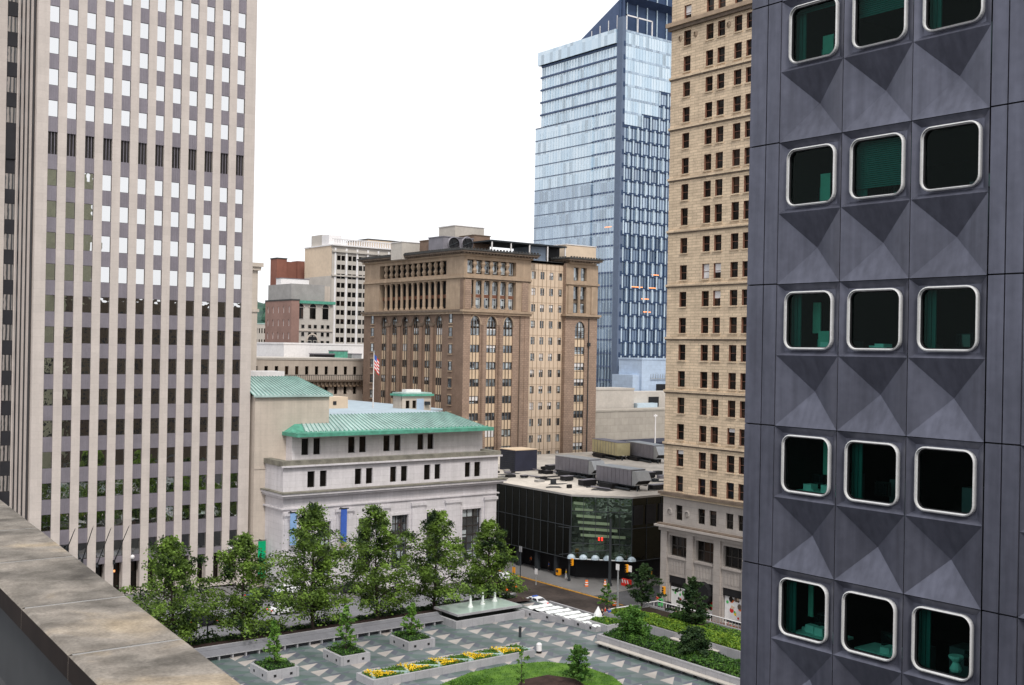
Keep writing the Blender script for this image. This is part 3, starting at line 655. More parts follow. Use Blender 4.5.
# ================================================================== STONE BLOCK WITH COPPER ROOF, BANK HALL
FB = Face('y', 156.)
T = Thing('windowless_stone_block', 'plain buff stone block with a copper roof between the left tower and the bank hall', 'building', (78, 157, 0))
q = MB(); q.box(71.9, 84.2, 156, 172, -3, 27.5, 'buff'); T.part('wall', q)
q = MB(); q.box(71.9, 84.25, 155.9, 156, 16.6, 16.9, 'buff'); T.part('string_course', q)
def seams(q, a, b, c, d, n, m, r=.07):
    a, b, c, d = map(Vector, (a, b, c, d))
    for k in range(n + 1):
        t_ = k / n; p0, p1 = a.lerp(b, t_), d.lerp(c, t_); up = Vector((0, 0, r)); q.tube([p0 + up, p1 + up], r, m, 4)
q = MB(); e1, e2, r1, r2 = (71.5, 155.7, 27.55), (84.6, 155.7, 27.55), (71.5, 162, 30.2), (81.4, 162, 30.2)
q.poly([e1, e2, r2, r1], 'copper'); q.poly([e2, (84.6, 172.2, 27.55), (81.4, 168, 30.2), r2], 'copper'); q.poly([r1, r2, (81.4, 168, 30.2), (71.5, 168, 30.2)], 'roof_dark'); q.poly([(71.5, 168, 30.2), (81.4, 168, 30.2), (84.6, 172.2, 27.55), (71.5, 172.2, 27.55)], 'copper')
seams(q, e1, e2, r2, r1, 20, 'copper_seam', .08); q.box(71.5, 84.6, 155.5, 155.7, 27.3, 27.6, 'copper'); rf = T.part('roof', q)
q = MB(); q.box(74, 80, 163, 167, 30.2, 31.0, 'white_wall'); T.part('roof_hatch', q)

BF = Face('y', 150.); L0, R0 = 73.5, 112.7
T = Thing('bank_hall', 'pale stone bank hall with tall windows between pilasters and green copper roof', 'building', (93, 150, 0))
q = MB()
lowcols = [(79.3, 81.6), (86.3, 88.6), (92.2, 95.2), (98.6, 101.6), (105.5, 109.3)]
q.wall(BF, L0 + .3, R0 - .3, -3, 13.0, lowcols, [(.6, 9.0)], 'marble', d=.6); q.box(L0 + .3, R0 - .3, 150.7, 188, -3, 13.0, 'marble')
q.poly([(L0 + .3, 150, -3), (L0 + .3, 150.7, -3), (L0 + .3, 150.7, 13), (L0 + .3, 150, 13)], 'marble'); q.poly([(R0 - .3, 150, -3), (R0 - .3, 150.7, -3), (R0 - .3, 150.7, 13), (R0 - .3, 150, 13)], 'marble')
T.part('lower_wall', q)
for a, b in ((73.9, 76.8), (76.9 + .2, 78.4), (82.4, 85.2), (89.3, 91.6), (95.8, 98.2), (102.2, 105.0), (109.9, 112.2)):
    q = MB(); q.fb(BF, a, b, -2.6, 10.3, 0, .28, 'marble'); q.fb(BF, a - .2, b + .2, 10.3, 10.75, 0, .5, 'marble'); q.fb(BF, a - .1, b + .1, 10.1, 10.3, 0, .38, 'marble'); T.part('pilaster', q)
windows(T, 'tall_window', BF, [(a, b, .6, 9.0) for a, b in lowcols], 'brick_glass', 'frame_dark', d=.5, fwd=.16, mull=(2, 5))
q = MB()
for a, b in lowcols: q.fb(BF, a - .35, a, .6, 9.0, .0, .1, 'marble'); q.fb(BF, b, b + .35, .6, 9.0, .0, .1, 'marble'); q.fb(BF, a - .35, b + .35, 9.0, 9.4, 0, .12, 'marble')
T.part('window_surround', q)
q = MB()
def band(q, x0, x1, y0, y1, z0, z1, m): q.box(x0, x1, y0, y1, z0, z1, m)
band(q, L0 - .2, R0 + .5, 149.2, 188.4, 12.9, 13.25, 'marble'); band(q, L0 - .45, R0 + .9, 148.8, 188.8, 13.25, 13.6, 'marble'); band(q, L0 - .55, R0 + 1.05, 148.65, 188.9, 13.6, 13.78, 'marble_dirty')
band(q, L0 - .1, R0 + .1, 149.75, 188.2, 11.2, 11.4, 'marble')
T.part('cornice', q)
colsB = [(78.1, 79.4), (80.3, 81.6), (86.6, 87.8), (88.7, 89.9), (93.2, 94.4), (95.3, 96.5), (99.4, 100.6), (101.5, 102.7), (107.3, 108.5), (109.3, 110.5)]
def shift(px0, px1, py, f): return (f.U(px0, py), f.U(px1, py))
colsB = [shift(240 + a / 3.604, 240 + b / 3.604, 478, BF) for a, b in ((243, 270), (288, 313), (414, 438), (454, 478), (541, 564), (580, 603), (663, 686), (701, 722), (810, 830), (844, 866))]
q = MB(); q.wall(BF, L0 + .2, R0 - .1, 13.78, 17.5, colsB, [(14.2, 16.6)], 'marble', d=.4); q.box(L0 + .2, R0 - .1, 150.5, 188, 13.78, 17.5, 'marble')
for x in (L0 + .2, R0 - .1): q.poly([(x, 150, 13.78), (x, 150.5, 13.78), (x, 150.5, 17.5), (x, 150, 17.5)], 'marble')
T.part('middle_storey_wall', q)
windows(T, 'window', BF, [(a, b, 14.2, 16.6) for a, b in colsB], 'dark_glass', 'frame_dark', d=.35, fwd=.08)
q = MB(); band(q, L0 - .1, R0 + .2, 149.6, 151.0, 17.5, 18.25, 'marble_dirty'); band(q, L0 - .1, L0 + 1.2, 151, 188, 17.5, 18.25, 'marble_dirty'); band(q, R0 - .9, R0 + .2, 151, 188, 17.5, 18.25, 'marble_dirty')
band(q, L0 - .3, R0 + .4, 149.4, 149.6, 17.35, 17.6, 'marble'); q.box(L0 + 1.2, R0 - .9, 151, 188, 17.5, 17.6, 'roof_white')
T.part('parapet', q)
BU = Face('y', 154.); uL, uR_ = BU.U(292, 448), BU.U(482.5, 440)
colsA = [shift(240 + a / 3.604, 240 + b / 3.604, 442, BU) for a, b in ((222, 248), (265, 290), (390, 415), (430, 455), (517, 541), (556, 580), (640, 662), (676, 698))]
q = MB(); q.wall(BU, uL, uR_, 17.6, 21.9, colsA, [(18.6, 21.1)], 'marble', d=.4); q.box(uL, uR_, 154.5, 178, 17.6, 21.9, 'marble')
for x in (uL, uR_): q.poly([(x, 154, 17.6), (x, 154.5, 17.6), (x, 154.5, 21.9), (x, 154, 21.9)], 'marble')
T.part('upper_storey_wall', q)
windows(T, 'window', BU, [(a, b, 18.6, 21.1) for a, b in colsA], 'dark_glass', 'frame_dark', d=.35, fwd=.08)
zE = 22.0; eL, eR = uL - .6, uR_ + .05; rL, rR = uL + 3.2, uR_ - 4.6
q = MB(); zr = 24.3; yr = 158.6
q.poly([(eL + 2.5, 153.3, zE), (eR, 153.3, zE), (rR, yr, zr), (rL, yr, zr)], 'copper'); q.poly([(eL, 153.3, zE), (eL + 2.5, 153.3, zE), (rL, yr, zr)], 'copper_green')
q.poly([(eL, 153.3, zE), (rL, yr, zr), (rL, 174, zr), (eL, 179, zE)], 'copper_green'); q.poly([(eR, 153.3, zE), (rR, yr, zr), (rR, 174, zr), (eR, 179, zE)], 'copper')
q.poly([(rL, yr, zr), (rR, yr, zr), (rR, 174, zr), (rL, 174, zr)], 'roof_blue'); q.poly([(eL, 179, zE), (rL, 174, zr), (rR, 174, zr), (eR, 179, zE)], 'copper')
seams(q, (eL + 2.5, 153.3, zE), (eR, 153.3, zE), (rR, yr, zr), (rL, yr, zr), 44, 'copper_seam', .08)
rf = T.part('roof', q)
q = MB(); q.box(eL - .1, eR + .1, 151.0, 153.35, zE - .45, zE + .12, 'copper_green'); q.box(eL - .1, eL + .15, 153.35, 179, zE - .45, zE + .1, 'copper_green')
for k in range(46): x = eL + k * (eR - eL) / 45; q.box(x, x + .18, 153.0, 153.1, zE - .1, zE + .28, 'copper_green')
T.part('gutter', q, rf)
# penthouse on the bank
PX = Face('y', 170.); a, b = PX.U(402, 400), PX.U(431, 400); z0, z1 = PX.V(413, 413), PX.V(413, 396)
T2 = Thing('rooftop_penthouse', 'small stone roof hut with green copper trim above the bank hall', 'roof hut', ((a + b) / 2, 170, z0))
q = MB(); q.wall(PX, a, b, z0 - 5, z1, [(a + .8, a + 1.6), (a + 2.2, a + 3.0)], [(z1 - 2.2, z1 - .8)], 'buff', d=.3); q.box(a, b, 170.35, 173, z0 - 5, z1, 'buff'); T2.part('wall', q)
q = MB(); q.box(a - .4, b + .4, 169.6, 173.4, z1, z1 + .35, 'copper_green'); q.box(a - .1, b + .1, 169.9, 173.1, z1 + .35, z1 + .6, 'copper'); q.box(a + 1.5, b - 1.5, 171, 172.5, z1 + .6, z1 + 1.1, 'white_wall'); T2.part('roof', q)
q = MB(); q.fb(PX, (a + b) / 2, (a + b) / 2 + 1.5, z0, z1 - .5, 0, .08, 'blue_panel'); T2.part('door', q)
q = MB(); q.fb(PX, b - 1.4, b - .6, z1 - 1.6, z1 - 1.0, 0, .7, 'steel_dark'); T2.part('vent_hood', q)
windows(T2, 'window', PX, [(a + .8, a + 1.6, z1 - 2.2, z1 - .8), (a + 2.2, a + 3.0, z1 - 2.2, z1 - .8)], 'dark_glass', 'frame_dark', d=.25)
PB = Face('y', 190.)
T2 = Thing('flat_blue_roof_building', 'low building with a pale blue flat roof behind the bank hall', 'building', (100, 190, 0))
q = MB(); q.box(85, 128, 190, 230, -3, 22.5, 'buff'); T2.part('wall', q)
q = MB(); q.box(84.8, 128.2, 189.8, 230.2, 22.5, 22.9, 'roof_blue'); T2.part('roof', q)
a, b = PB.U(331, 408), PB.U(353, 408)
q = MB(); q.box(a, b, 192, 196, 22.9, 25.4, 'cream'); q.box(a + 1.5, a + 2.2, 191.9, 192, 23.9, 24.6, 'louver'); T2.part('roof_hut', q)
# flag
px, py = 374, 352; fp = ony(374, 352, 186.)
T2 = Thing('flag_on_pole', 'limp red and white striped flag on a tall white pole before the brown brick building', 'flag', (fp[0], 186, 22))
q = MB(); q.tube([(fp[0], 186, 17.6), (fp[0], 186, fp[2])], [.14, .07], 'white_wall', 8); q.tube([(fp[0], 186, fp[2]), (fp[0], 186, fp[2] + .25)], .16, 'steel', 8); T2.part('pole', q)
q = MB()
for k in range(9):
    for s in range(6):
        x = fp[0] + .1 + s * .17; wv = .12 * math.sin(s * 1.9); wv2 = .12 * math.sin((s + 1) * 1.9); z = fp[2] - .3 - k * .32 - s * .22
        q.poly([(x, 186 + wv, z), (x + .17, 186 + wv2, z - .22), (x + .17, 186 + wv2, z - .54), (x, 186 + wv, z - .32)], 'blue_cloth' if k < 3 and s < 3 else ('red' if k % 2 == 0 else 'white_cloth'))
T2.part('flag_cloth', q)
for i, (px, y0, y1, m1, lab) in enumerate(((293.5, 513, 545, 'ltblue_cloth', 'light blue banner hanging at the left end of the bank hall'), (344, 509, 548, 'blue_cloth', 'deep blue banner with red foot hanging on the bank hall'))):
    a = Vector(ony(px, y0, 148.6)); zb = ony(px, y1, 148.6)[2]
    T2 = Thing('street_banner', lab, 'banner', tuple(a), 'banners on the bank hall')
    q = MB(); q.box(a.x - .5, a.x + .5, 148.55, 148.65, zb + (.8 if i else 0), a.z, m1)
    if i: q.box(a.x - .5, a.x + .5, 148.55, 148.65, zb, zb + .8, 'terra')
    T2.part('cloth', q)
    q = MB(); q.box(a.x - .8, a.x + .8, 148.5, 148.7, a.z, a.z + .15, 'steel_dark'); q.box(a.x - .05, a.x + .05, 148.7, 149.75, a.z, a.z + .12, 'steel_dark'); T2.part('bracket', q)
a = Vector(ony(262, 541, 155)); zb = ony(262, 578, 155)[2]
T2 = Thing('green_banner', 'bright green hanging banner beside the left tower above the trees', 'banner', tuple(a))
q = MB(); q.box(a.x - .6, a.x + .6, 154.95, 155.05, zb, a.z, 'green_cloth'); T2.part('cloth', q)
q = MB(); q.tube([(a.x - 1.2, 155, a.z + .1), (a.x + .7, 155, a.z + .1)], .06, 'steel_dark'); q.tube([(a.x, 155, a.z + .1), (a.x, 157, a.z + .1)], .06, 'steel_dark'); T2.part('bracket', q)

# ================================================================== BROWN BRICK BUILDING
BL = Face('x', 145.); BR = Face('y', 207.)
T = Thing('brown_brick_building', 'brown brick and terracotta building with arched bays and heavy dark cornice', 'building', (145, 207, 0))
ZG = -3; ZL = 43.6; ZC = 55.6; Y0, Y1 = 207., 251.; XA, XB, XC = 145., 164.0, 174.8; XE = 185.0
core = MB(); core.box(146.6, XE - .1, 208.75, Y1, ZG, ZC, 'brick'); T.part('core_wall', core)
pitchz = 3.86
rowz = [39.9 - pitchz * k for k in range(10)]       # tops of window rows
def bays(fc, centers, w, mt_, name):
    """tall arched bays: terracotta spandrels, windows, archivolt"""
    sp_ = MB()
    for c in centers:
        u0, u1 = c - w / 2, c + w / 2
        for z in rowz: sp_.fb(fc, u0, u1, z - pitchz, z - 1.75, -.5, -.3, 'spandrel_tan')
        sp_.fb(fc, u0, u1, ZG, rowz[-1] - pitchz, -.5, -.3, 'spandrel_tan')
        for k in (1, 2): sp_.fb(fc, u0 + (u1 - u0) * k / 3 - .06, u0 + (u1 - u0) * k / 3 + .06, ZG, 41.5, -.3, -.16, 'terra_dark')
    T.part(name, sp_)
cl = [BL.U(360 + x / 5.954, 330) for x in (143, 205, 268, 332, 401, 469)]
cr_ = [BR.U(450 + x / 5.706, 330) for x in (143, 238, 332)]
wl, wr = 2.7, 2.75
# left face wall
uE1, uE0 = BL.U(372.6, 330), BL.U(450.7, 330)
q = MB(); q.wall(BL, Y0, Y1, ZG, ZL, [(c - wl / 2, c + wl / 2) for c in cl], [(ZG + .1, 42.6)], 'brick', d=.5); 
for c in cl: arch_fill(q, BL, c - wl / 2, c + wl / 2, 40.6, 42.6, 'brick')
T.part('side_wall', q)
for c in cl: q = MB(); archivolt(q, BL, c - wl / 2, c + wl / 2, 40.6, 42.6, 'terra_dark', .35, 0, .12); T.part('arch_moulding', q)
for c in cr_: q = MB(); archivolt(q, BR, c - wr / 2, c + wr / 2, 40.6, 42.6, 'terra', .35, 0, .12); T.part('arch_moulding', q)
bays(BL, cl, wl, 'terra', 'spandrel_strip')
wins = []
for c in cl:
    for z in rowz: wins += [(c - wl / 2, c - .45, z - 1.75, z), (c - .45, c + .45, z - 1.75, z), (c + .45, c + wl / 2, z - 1.75, z)]
    
wL = [(c - wl / 2, c + wl / 2, z - 1.75, z) for c in cl for z in rowz]
windows(T, 'window', BL, wL, 'brick_glass', 'frame_dark', d=.38, fwd=.1, mull=(2, 0), blind=.25, cap=40)
windows(T, 'arched_window', BL, [(c - wl / 2, c + wl / 2, 40.1, 42.58) for c in cl], 'brick_glass', 'frame_dark', d=.45, fwd=.1, mull=(2, 1))
e_r = []
for u in (uE1, uE0):
    for z in rowz[:-1] + [43.0]: e_r.append((u - .65, u + .65, z - 2.1, z))
for a, b, c, e in e_r: q = MB(); q.fb(BL, a - .15, b + .15, c - .25, c, 0, .2, 'terra'); q.fb(BL, a - .15, b + .15, e, e + .3, 0, .12, 'terra'); T.part('window_trim', q)
windows(T, 'narrow_window', BL, e_r, 'brick_glass', 'frame_dark', d=-.02, fwd=.1, mull=(0, 1), cap=20)
# right face, left part
q = MB(); q.wall(BR, XA, XB - 1.6, ZG, ZL, [(c - wr / 2, c + wr / 2) for c in cr_], [(ZG + .1, 42.6)], 'brick_warm', d=.5)
for c in cr_: arch_fill(q, BR, c - wr / 2, c + wr / 2, 40.6, 42.6, 'brick_warm')
q.fb(BR, XB - 1.6, XB - .2, ZG, ZL, -.2, .12, 'brick_warm')
T.part('front_wall', q)
bays(BR, cr_, wr, 'terra', 'spandrel_strip')
windows(T, 'window', BR, [(c - wr / 2, c + wr / 2, z - 1.75, z) for c in cr_ for z in rowz], 'brick_glass', 'frame_dark', d=.38, fwd=.1, mull=(2, 0), blind=.35, cap=40)
windows(T, 'arched_window', BR, [(c - wr / 2, c + wr / 2, 40.1, 42.58) for c in cr_], 'brick_glass', 'frame_dark', d=.45, fwd=.1, mull=(2, 1))
q = MB(); q.fb(BR, XA, XA + 1.9, ZG, ZL, 0, .15, 'brick_warm')
for c in (cr_[0] + cr_[1]) / 2, (cr_[1] + cr_[2]) / 2: q.tube([(c, 206.75, ZG), (c, 206.75, 40.6)], .55, 'brick_warm', 8)
for c in [(a + b) / 2 for a, b in zip(cl, cl[1:])]: q.tube([(144.75, c, ZG), (144.75, c, 40.4)], .5, 'brick', 8); q.box(144.2, 145, c - .7, c + .7, 40.3, 41.0, 'terra_dark')
q.fb(BR, XB - 3.1, XB - 2.95, ZG, ZL, 0, .25, 'terra_dark')
T.part('pilaster', q)
# ledge, colonnade, frieze, cornice on both faces
q = MB()
q.box(144.1, XB + .3, 206.1, 207.2, ZL - .2, ZL + .3, 'terra'); q.box(144.1, 145.2, 207.2, Y1 + .5, ZL - .2, ZL + .3, 'terra_dark'); q.box(144.4, XB, 206.4, 207.1, ZL - .7, ZL - .2, 'terra'); q.box(144.4, 145.1, 207.1, Y1, ZL - .7, ZL - .2, 'terra')
T.part('ledge', q)
zc0, zc1, zf0, zf1 = ZL + .6, 50.6, 52.0, 55.2
ucL0, ucL1 = BL.U(446, 290), BL.U(379.5, 290); ucR0, ucR1 = BR.U(467, 290), BR.U(516, 290)
q = MB()
q.wall(BL, Y0, Y1, ZL, ZC + .4, [(ucL0, ucL1)], [(zc0, zc1), (zf0, zf1)], 'terra', d=1.4)
q.box(146.39, 146.55, ucL0 - .1, ucL1 + .1, zc0 - .1, zf1 + .1, 'gasket')
q.wall(BR, XA, XB, ZL, ZC + .4, [(ucR0, ucR1)], [(zc0, zc1), (zf0, zf1)], 'terra', d=1.2)
q.box(ucR0 - .1, ucR1 + .1, 208.19, 208.3, zc0 - .1, zf1 + .1, 'gasket')
T.part('attic_wall', q)
q = MB(); q.box(144.6, XB + .1, 206.6, 207, 51.0, 51.5, 'terra'); q.box(144.6, 145, 207, Y1, 51.0, 51.5, 'terra'); q.box(144.8, XB, 206.8, 207, 50.8, 51.0, 'terra_dark')
q.fb(BR, XA + .2, XA + 1.9, ZL + .4, 50.7, 0, .2, 'brick_warm'); q.fb(BR, XB - 2.6, XB - .8, ZL + .4, 50.7, 0, .2, 'brick_warm'); q.fb(BL, 207, 208.2, ZL + .4, 50.7, 0, .2, 'brick')
T.part('band_course', q)
for fc, a, b, n, mm in ((BL, ucL0, ucL1, 12, 'terra'), (BR, ucR0, ucR1, 6, 'terra')):
    st = (b - a) / n
    ws = []
    for k in range(n + 1):
        u = a + k * st
        if 0 < k < n:
            q = MB(); p = Vector(fc.P(u, 0, -.45))
            q.tube([(p.x, p.y, zc0), (p.x, p.y, zc0 + .4), (p.x, p.y, zc0 + .5), (p.x, p.y, zc1 - .7), (p.x, p.y, zc1)], [.55, .5, .36, .33, .55], mm, 8); T.part('column', q, smooth=False)
            q = MB(); q.tube([(p.x, p.y, zf0), (p.x, p.y, zf0 + .8), (p.x, p.y, zf0 + 1.5), (p.x, p.y, zf0 + 2.3), (p.x, p.y, zf1)], [.3, .6, .25, .6, .3], mm, 6); T.part('frieze_ornament', q)
        if k < n: ws += [(u + .35, u + st - .35, zc0 + .1, zc0 + 2.5), (u + .35, u + st - .35, zc0 + 3.3, zc1 - .2), (u + .35, u + st - .35, zf0 + .3, zf1 - .2)]
    windows(T, 'recessed_window', fc, ws, 'dark_glass' if fc is BL else 'brick_glass', 'frame_white' if fc is BR else 'frame_dark', d=1.25 if fc is BL else 1.05, fwd=.1, cap=20)
    q = MB(); q.fb(fc, a, b, zc0 + 2.5, zc0 + 3.3, -1.3 if fc is BL else -1.1, -1.0, 'reveal'); T.part('recessed_spandrel', q)
def cornice(q, x0, x1, y0, y1):
    q.box(x0 - .5, x1 + .5, y0 - .5, y1 + .5, ZC + .4, ZC + .8, 'terra'); q.box(x0 - 1.5, x1 + 1.5, y0 - 1.5, y1 + 1.0, ZC + 1.1, ZC + 1.5, 'terra_dark'); q.box(x0 - 1.7, x1 + 1.7, y0 - 1.7, y1 + 1.2, ZC + 1.5, ZC + 1.8, 'roof_dark')
    k = x0 - 1
    while k < x1 + 1: q.box(k, k + .35, y0 - 1.3, y0 - .5, ZC + .8, ZC + 1.1, 'terra_dark'); q.box(k, k + .3, y0 - 1.6, y0 - 1.2, ZC + 1.8, ZC + 2.1, 'roof_dark'); k += .9
    k = y0
    while k < y1: q.box(x0 - 1.3, x0 - .5, k, k + .35, ZC + .8, ZC + 1.1, 'terra_dark'); q.box(x0 - 1.6, x0 - 1.2, k, k + .3, ZC + 1.8, ZC + 2.1, 'roof_dark'); k += .9
q = MB(); cornice(q, XA, XB - .2, Y0, Y1); T.part('cornice', q)
# plain middle section
CM = Face('y', 208.2); cu_ = [CM.U(x, 330) for x in (532.8, 541.6, 550.6, 559.3)]; mrow = [ZC - 2.0 - pitchz * k for k in range(15)]
q = MB(); q.wall(CM, XB - .3, XC + .3, ZG, ZC, [(u - .6, u + .6) for u in cu_], [(z - 1.75, z) for z in mrow], 'panel_tan', d=.25); T.part('plain_wall', q)
q = MB()
for i in range(9): u = XB + .6 + i * 1.28; q.fb(CM, u - .06, u + .06, ZG, ZC, 0.004, .07, 'terra')
for z in mrow: q.fb(CM, XB - .2, XC + .2, z + .4, z + .47, .004, .05, 'terra')
T.part('joint_rib', q)
windows(T, 'small_window', CM, [(u - .6, u + .6, z - 1.75, z) for u in cu_ for z in mrow], 'brick_glass', 'frame_dark', d=.2, fwd=.06, mull=(0, 1), blind=.3, cap=60)
q = MB(); q.box(XB, XC, 208, 212, ZC, ZC + .5, 'roof_dark'); T.part('roof_edge', q)
# right end tower
ce = BR.U(580, 330); we = 3.2
q = MB(); q.wall(BR, XC, XE, ZG, ZL, [(ce - we / 2, ce + we / 2)], [(ZG + .1, 42.2)], 'brick_warm', d=.5); arch_fill(q, BR, ce - we / 2, ce + we / 2, 40.2, 42.2, 'brick_warm')
q.poly([(XE, 207, ZG), (XE, 250, ZG), (XE, 250, ZC + .4), (XE, 207, ZC + .4)], 'brick_warm'); q.poly([(XC, 207, ZG), (XC, 208.3, ZG), (XC, 208.3, ZC + .4), (XC, 207, ZC + .4)], 'brick_warm')
T.part('end_bay_wall', q)
bays(BR, [ce], we, 'terra', 'spandrel_strip')
windows(T, 'window', BR, [(ce - we / 2, ce + we / 2, z - 2.1, z) for z in rowz], 'brick_glass', 'frame_dark', d=.38, fwd=.12, mull=(2, 1), blind=.35)
windows(T, 'arched_window', BR, [(ce - we / 2, ce + we / 2, 38.0, 42.15)], 'brick_glass', 'frame_dark', d=.37, fwd=.12, mull=(2, 2))
q = MB(); q.box(XC - .6, XE + .6, 206.2, 208, ZL - .2, ZL + .3, 'terra'); q.box(XC - .2, XE + .2, 206.6, 207, 51, 51.5, 'terra'); q.box(XC - .3, XE + .3, 206.5, 207, ZL - .6, ZL - .2, 'terra_dark'); T.part('ledge', q)
eu0, eu1 = BR.U(573.5, 290), BR.U(586.5, 290)
q = MB(); q.wall(BR, XC, XE, ZL, ZC + .4, [(eu0, eu1)], [(zc0, zc1), (zf0, zf1)], 'terra', d=.9); q.box(eu0, eu1, 207.88, 208, zc0, zf1, 'terra_dark')
q.fb(BR, XC + .6, XC + 2.2, ZL + .4, 50.7, 0, .2, 'terra'); q.fb(BR, XE - 2.2, XE - .6, ZL + .4, 50.7, 0, .2, 'terra'); T.part('attic_wall', q)
for zz0, zz1 in ((zc0, zc1), (zf0, zf1)):
    p = ((eu0 + eu1) / 2, 207.4); q = MB(); q.tube([(p[0], p[1], zz0), (p[0], p[1], (zz0 + zz1) / 2), (p[0], p[1], zz1)], [.45, .35, .5], 'terra', 8); T.part('column', q)
windows(T, 'recessed_window', BR, [(eu0 + .2, (eu0 + eu1) / 2 - .4, a, b) for a, b in ((zc0, zc0 + 2.4), (zc0 + 3.3, zc1), (zf0, zf1))] + [((eu0 + eu1) / 2 + .4, eu1 - .2, a, b) for a, b in ((zc0, zc0 + 2.4), (zc0 + 3.3, zc1), (zf0, zf1))], 'brick_glass', 'frame_dark', d=.7, fwd=.1)
q = MB(); cornice(q, XC + 1.2, XE - 1.4, Y0, Y0 + 8); T.part('cornice', q)
q = MB(); x = BR.U(587, 400); q.tube([(x, 206.8, ZG), (x, 206.8, 43)], .12, 'steel_dark', 6); q.box(x - .3, x + .3, 206.4, 207, 36.2, 37.1, 'steel_dark'); T.part('drainpipe', q)
q = MB(); q.box(146, XE - .2, 208, Y1, ZC, ZC + .6, 'roof_dark'); T.part('roof', q)
# rooftop: cooling fans, penthouses, canopy
def roofbox(name, lab, cat, px0, px1, py0, py1, yc, dep, m, m2=None, zb=None):
    f = Face('y', yc); a, b, z1, z0 = f.U(px0, (py0 + py1) / 2), f.U(px1, (py0 + py1) / 2), f.V((px0 + px1) / 2, py0), f.V((px0 + px1) / 2, py1)
    if zb is not None: z0 = zb
    t2 = Thing(name, lab, cat, ((a + b) / 2, yc, z0)); q = MB(); q.box(a, b, yc, yc + dep, z0, z1, m); t2.part('housing', q)
    q = MB(); q.box(a - .15, b + .15, yc - .15, yc + dep + .15, z1, z1 + .2, m2 or m); t2.part('cap', q); return t2, f, a, b, z0, z1
ZR = ZC + .6
t2, f, a, b, z0, z1 = roofbox('twin_fan_cooler', 'grey rooftop cooler with two big round fans on the brick building', 'cooling unit', 443, 473, 238, 251, 215, 6, 'unit_grey', zb=ZR)
for px in (453.5, 467):
    u = f.U(px, 244); v = f.V(px, 244); q = MB(); p = [f.P(u + 1.55 * math.cos(t_ * .5236), v + 1.55 * math.sin(t_ * .5236), .05) for t_ in range(12)]
    q.poly(p, 'gasket'); t2.part('fan_opening', q)
    q = MB(); A = [(u + 1.75 * math.cos(t_ * .2618), v + 1.75 * math.sin(t_ * .2618)) for t_ in range(24)]; B = [(u + 1.5 * math.cos(t_ * .2618), v + 1.5 * math.sin(t_ * .2618)) for t_ in range(24)]; ring(q, f, A, .06, B, .3, 'unit_grey'); ring(q, f, A, 0, A, .06, 'unit_grey')
    for k in range(4): q.tube([f.P(u, v, .15), f.P(u + 1.4 * math.cos(k * 1.57 + .4), v + 1.4 * math.sin(k * 1.57 + .4), .12)], .1, 'steel_dark', 4)
    t2.part('fan_shroud', q)
roofbox('brick_penthouse', 'brown brick penthouse right of the rooftop fans', 'roof hut', 474, 490, 236, 251, 217, 6, 'brick', 'terra_dark', ZR)
roofbox('white_penthouse', 'pale upper penthouse rising behind the rooftop fans', 'roof hut', 455, 484, 227, 242, 226, 7, 'white_brick', 'white_wall', ZR)
roofbox('left_roof_shed', 'low white shed at the left end of the brick building roof', 'roof hut', 402, 428, 243, 256, 230, 5, 'white_brick', 'white_wall', ZR)
roofbox('brown_roof_box', 'small brown box on the roof left of the fans', 'roof hut', 429, 442, 241, 254, 222, 4, 'brick', None, ZR)
roofbox('white_roof_box', 'cream block on the far right corner of the brick building roof', 'roof hut', 566, 596, 246, 261, 214, 9, 'cream', 'white_wall', ZR)
fz = Face('y', 210.); T2 = Thing('steel_roof_canopy', 'flat dark steel canopy on posts over the middle of the roof', 'canopy', (fz.U(530, 250), 210, ZR))
ca, cb_ = fz.U(491, 250), fz.U(567, 250); zt = fz.V(524, 244)
q = MB(); q.box(ca, cb_, 210, 222, zt, zt + .35, 'steel_dark'); T2.part('canopy_roof', q)
for k in range(5): x = ca + .3 + k * (cb_ - ca - .8) / 4; q = MB(); q.box(x, x + .25, 210.1, 210.35, ZR, zt, 'white_wall'); T2.part('post', q)
q = MB(); q.box(ca + (cb_ - ca) * .62, cb_, 213, 220, ZR, zt, 'blue_panel'); q.box(ca + (cb_ - ca) * .82, cb_, 212.8, 213, ZR, zt, 'gasket'); T2.part('screen', q)

# ================================================================== TAN SANDSTONE TOWER
TX = Face('x', 121.); YF = 119.9; YN = 78.
T = Thing('tan_stone_tower', 'tall tan sandstone office tower with dark paired windows beside the dark panel building', 'building', (121, 100, -3))
pw = [(TX.U(b, 100), TX.U(a, 100)) for a, b in ((683.6, 689.5), (705.8, 712), (717, 723.6), (733, 740.5))]
per = pw[0][0] - pw[3][0]; u = pw[3][0]
step1 = pw[1][0] - pw[2][0]; step2 = pw[2][0] - pw[3][0]; ww_ = 1.25
us = []; u = pw[0][0]; us.append((u, u + ww_)); u = pw[1][0]; k = 0
while u > YN + 2: us.append((u, u + ww_)); u -= step1 if k % 2 == 0 else step2; k += 1
us = [(a - .06, b + .06) for a, b in us]
flz = 3.93
ry_ = [(24, 39.4), (50.2, 65.7), (76.5, 91.4), (102.2, 117.4), (128.5, 144), (153.9, 170), (180.6, 196.9), (205.1, 222.7), (235.6, 251.3), (263.5, 278.6), (290.8, 306.2), (317.5, 333.2), (344.8, 360.9), (372.1, 388.3), (399.2, 415.6), (426.4, 442.5), (453.3, 470), (479.9, 496)]
rows = [(TX.V(709, b), TX.V(709, a)) for a, b in ry_]; rows = [(rows[0][0] + 3.75 * k, rows[0][1] + 3.75 * k) for k in range(8, 0, -1)] + rows
rows2 = [(10.4, 12.6)]
TOPT = 118
q = MB(); q.wall(TX, YN, YF, 14.4, TOPT, us, rows, 'tan_stone', 'reveal', d=.4); T.part('shaft_wall', q)
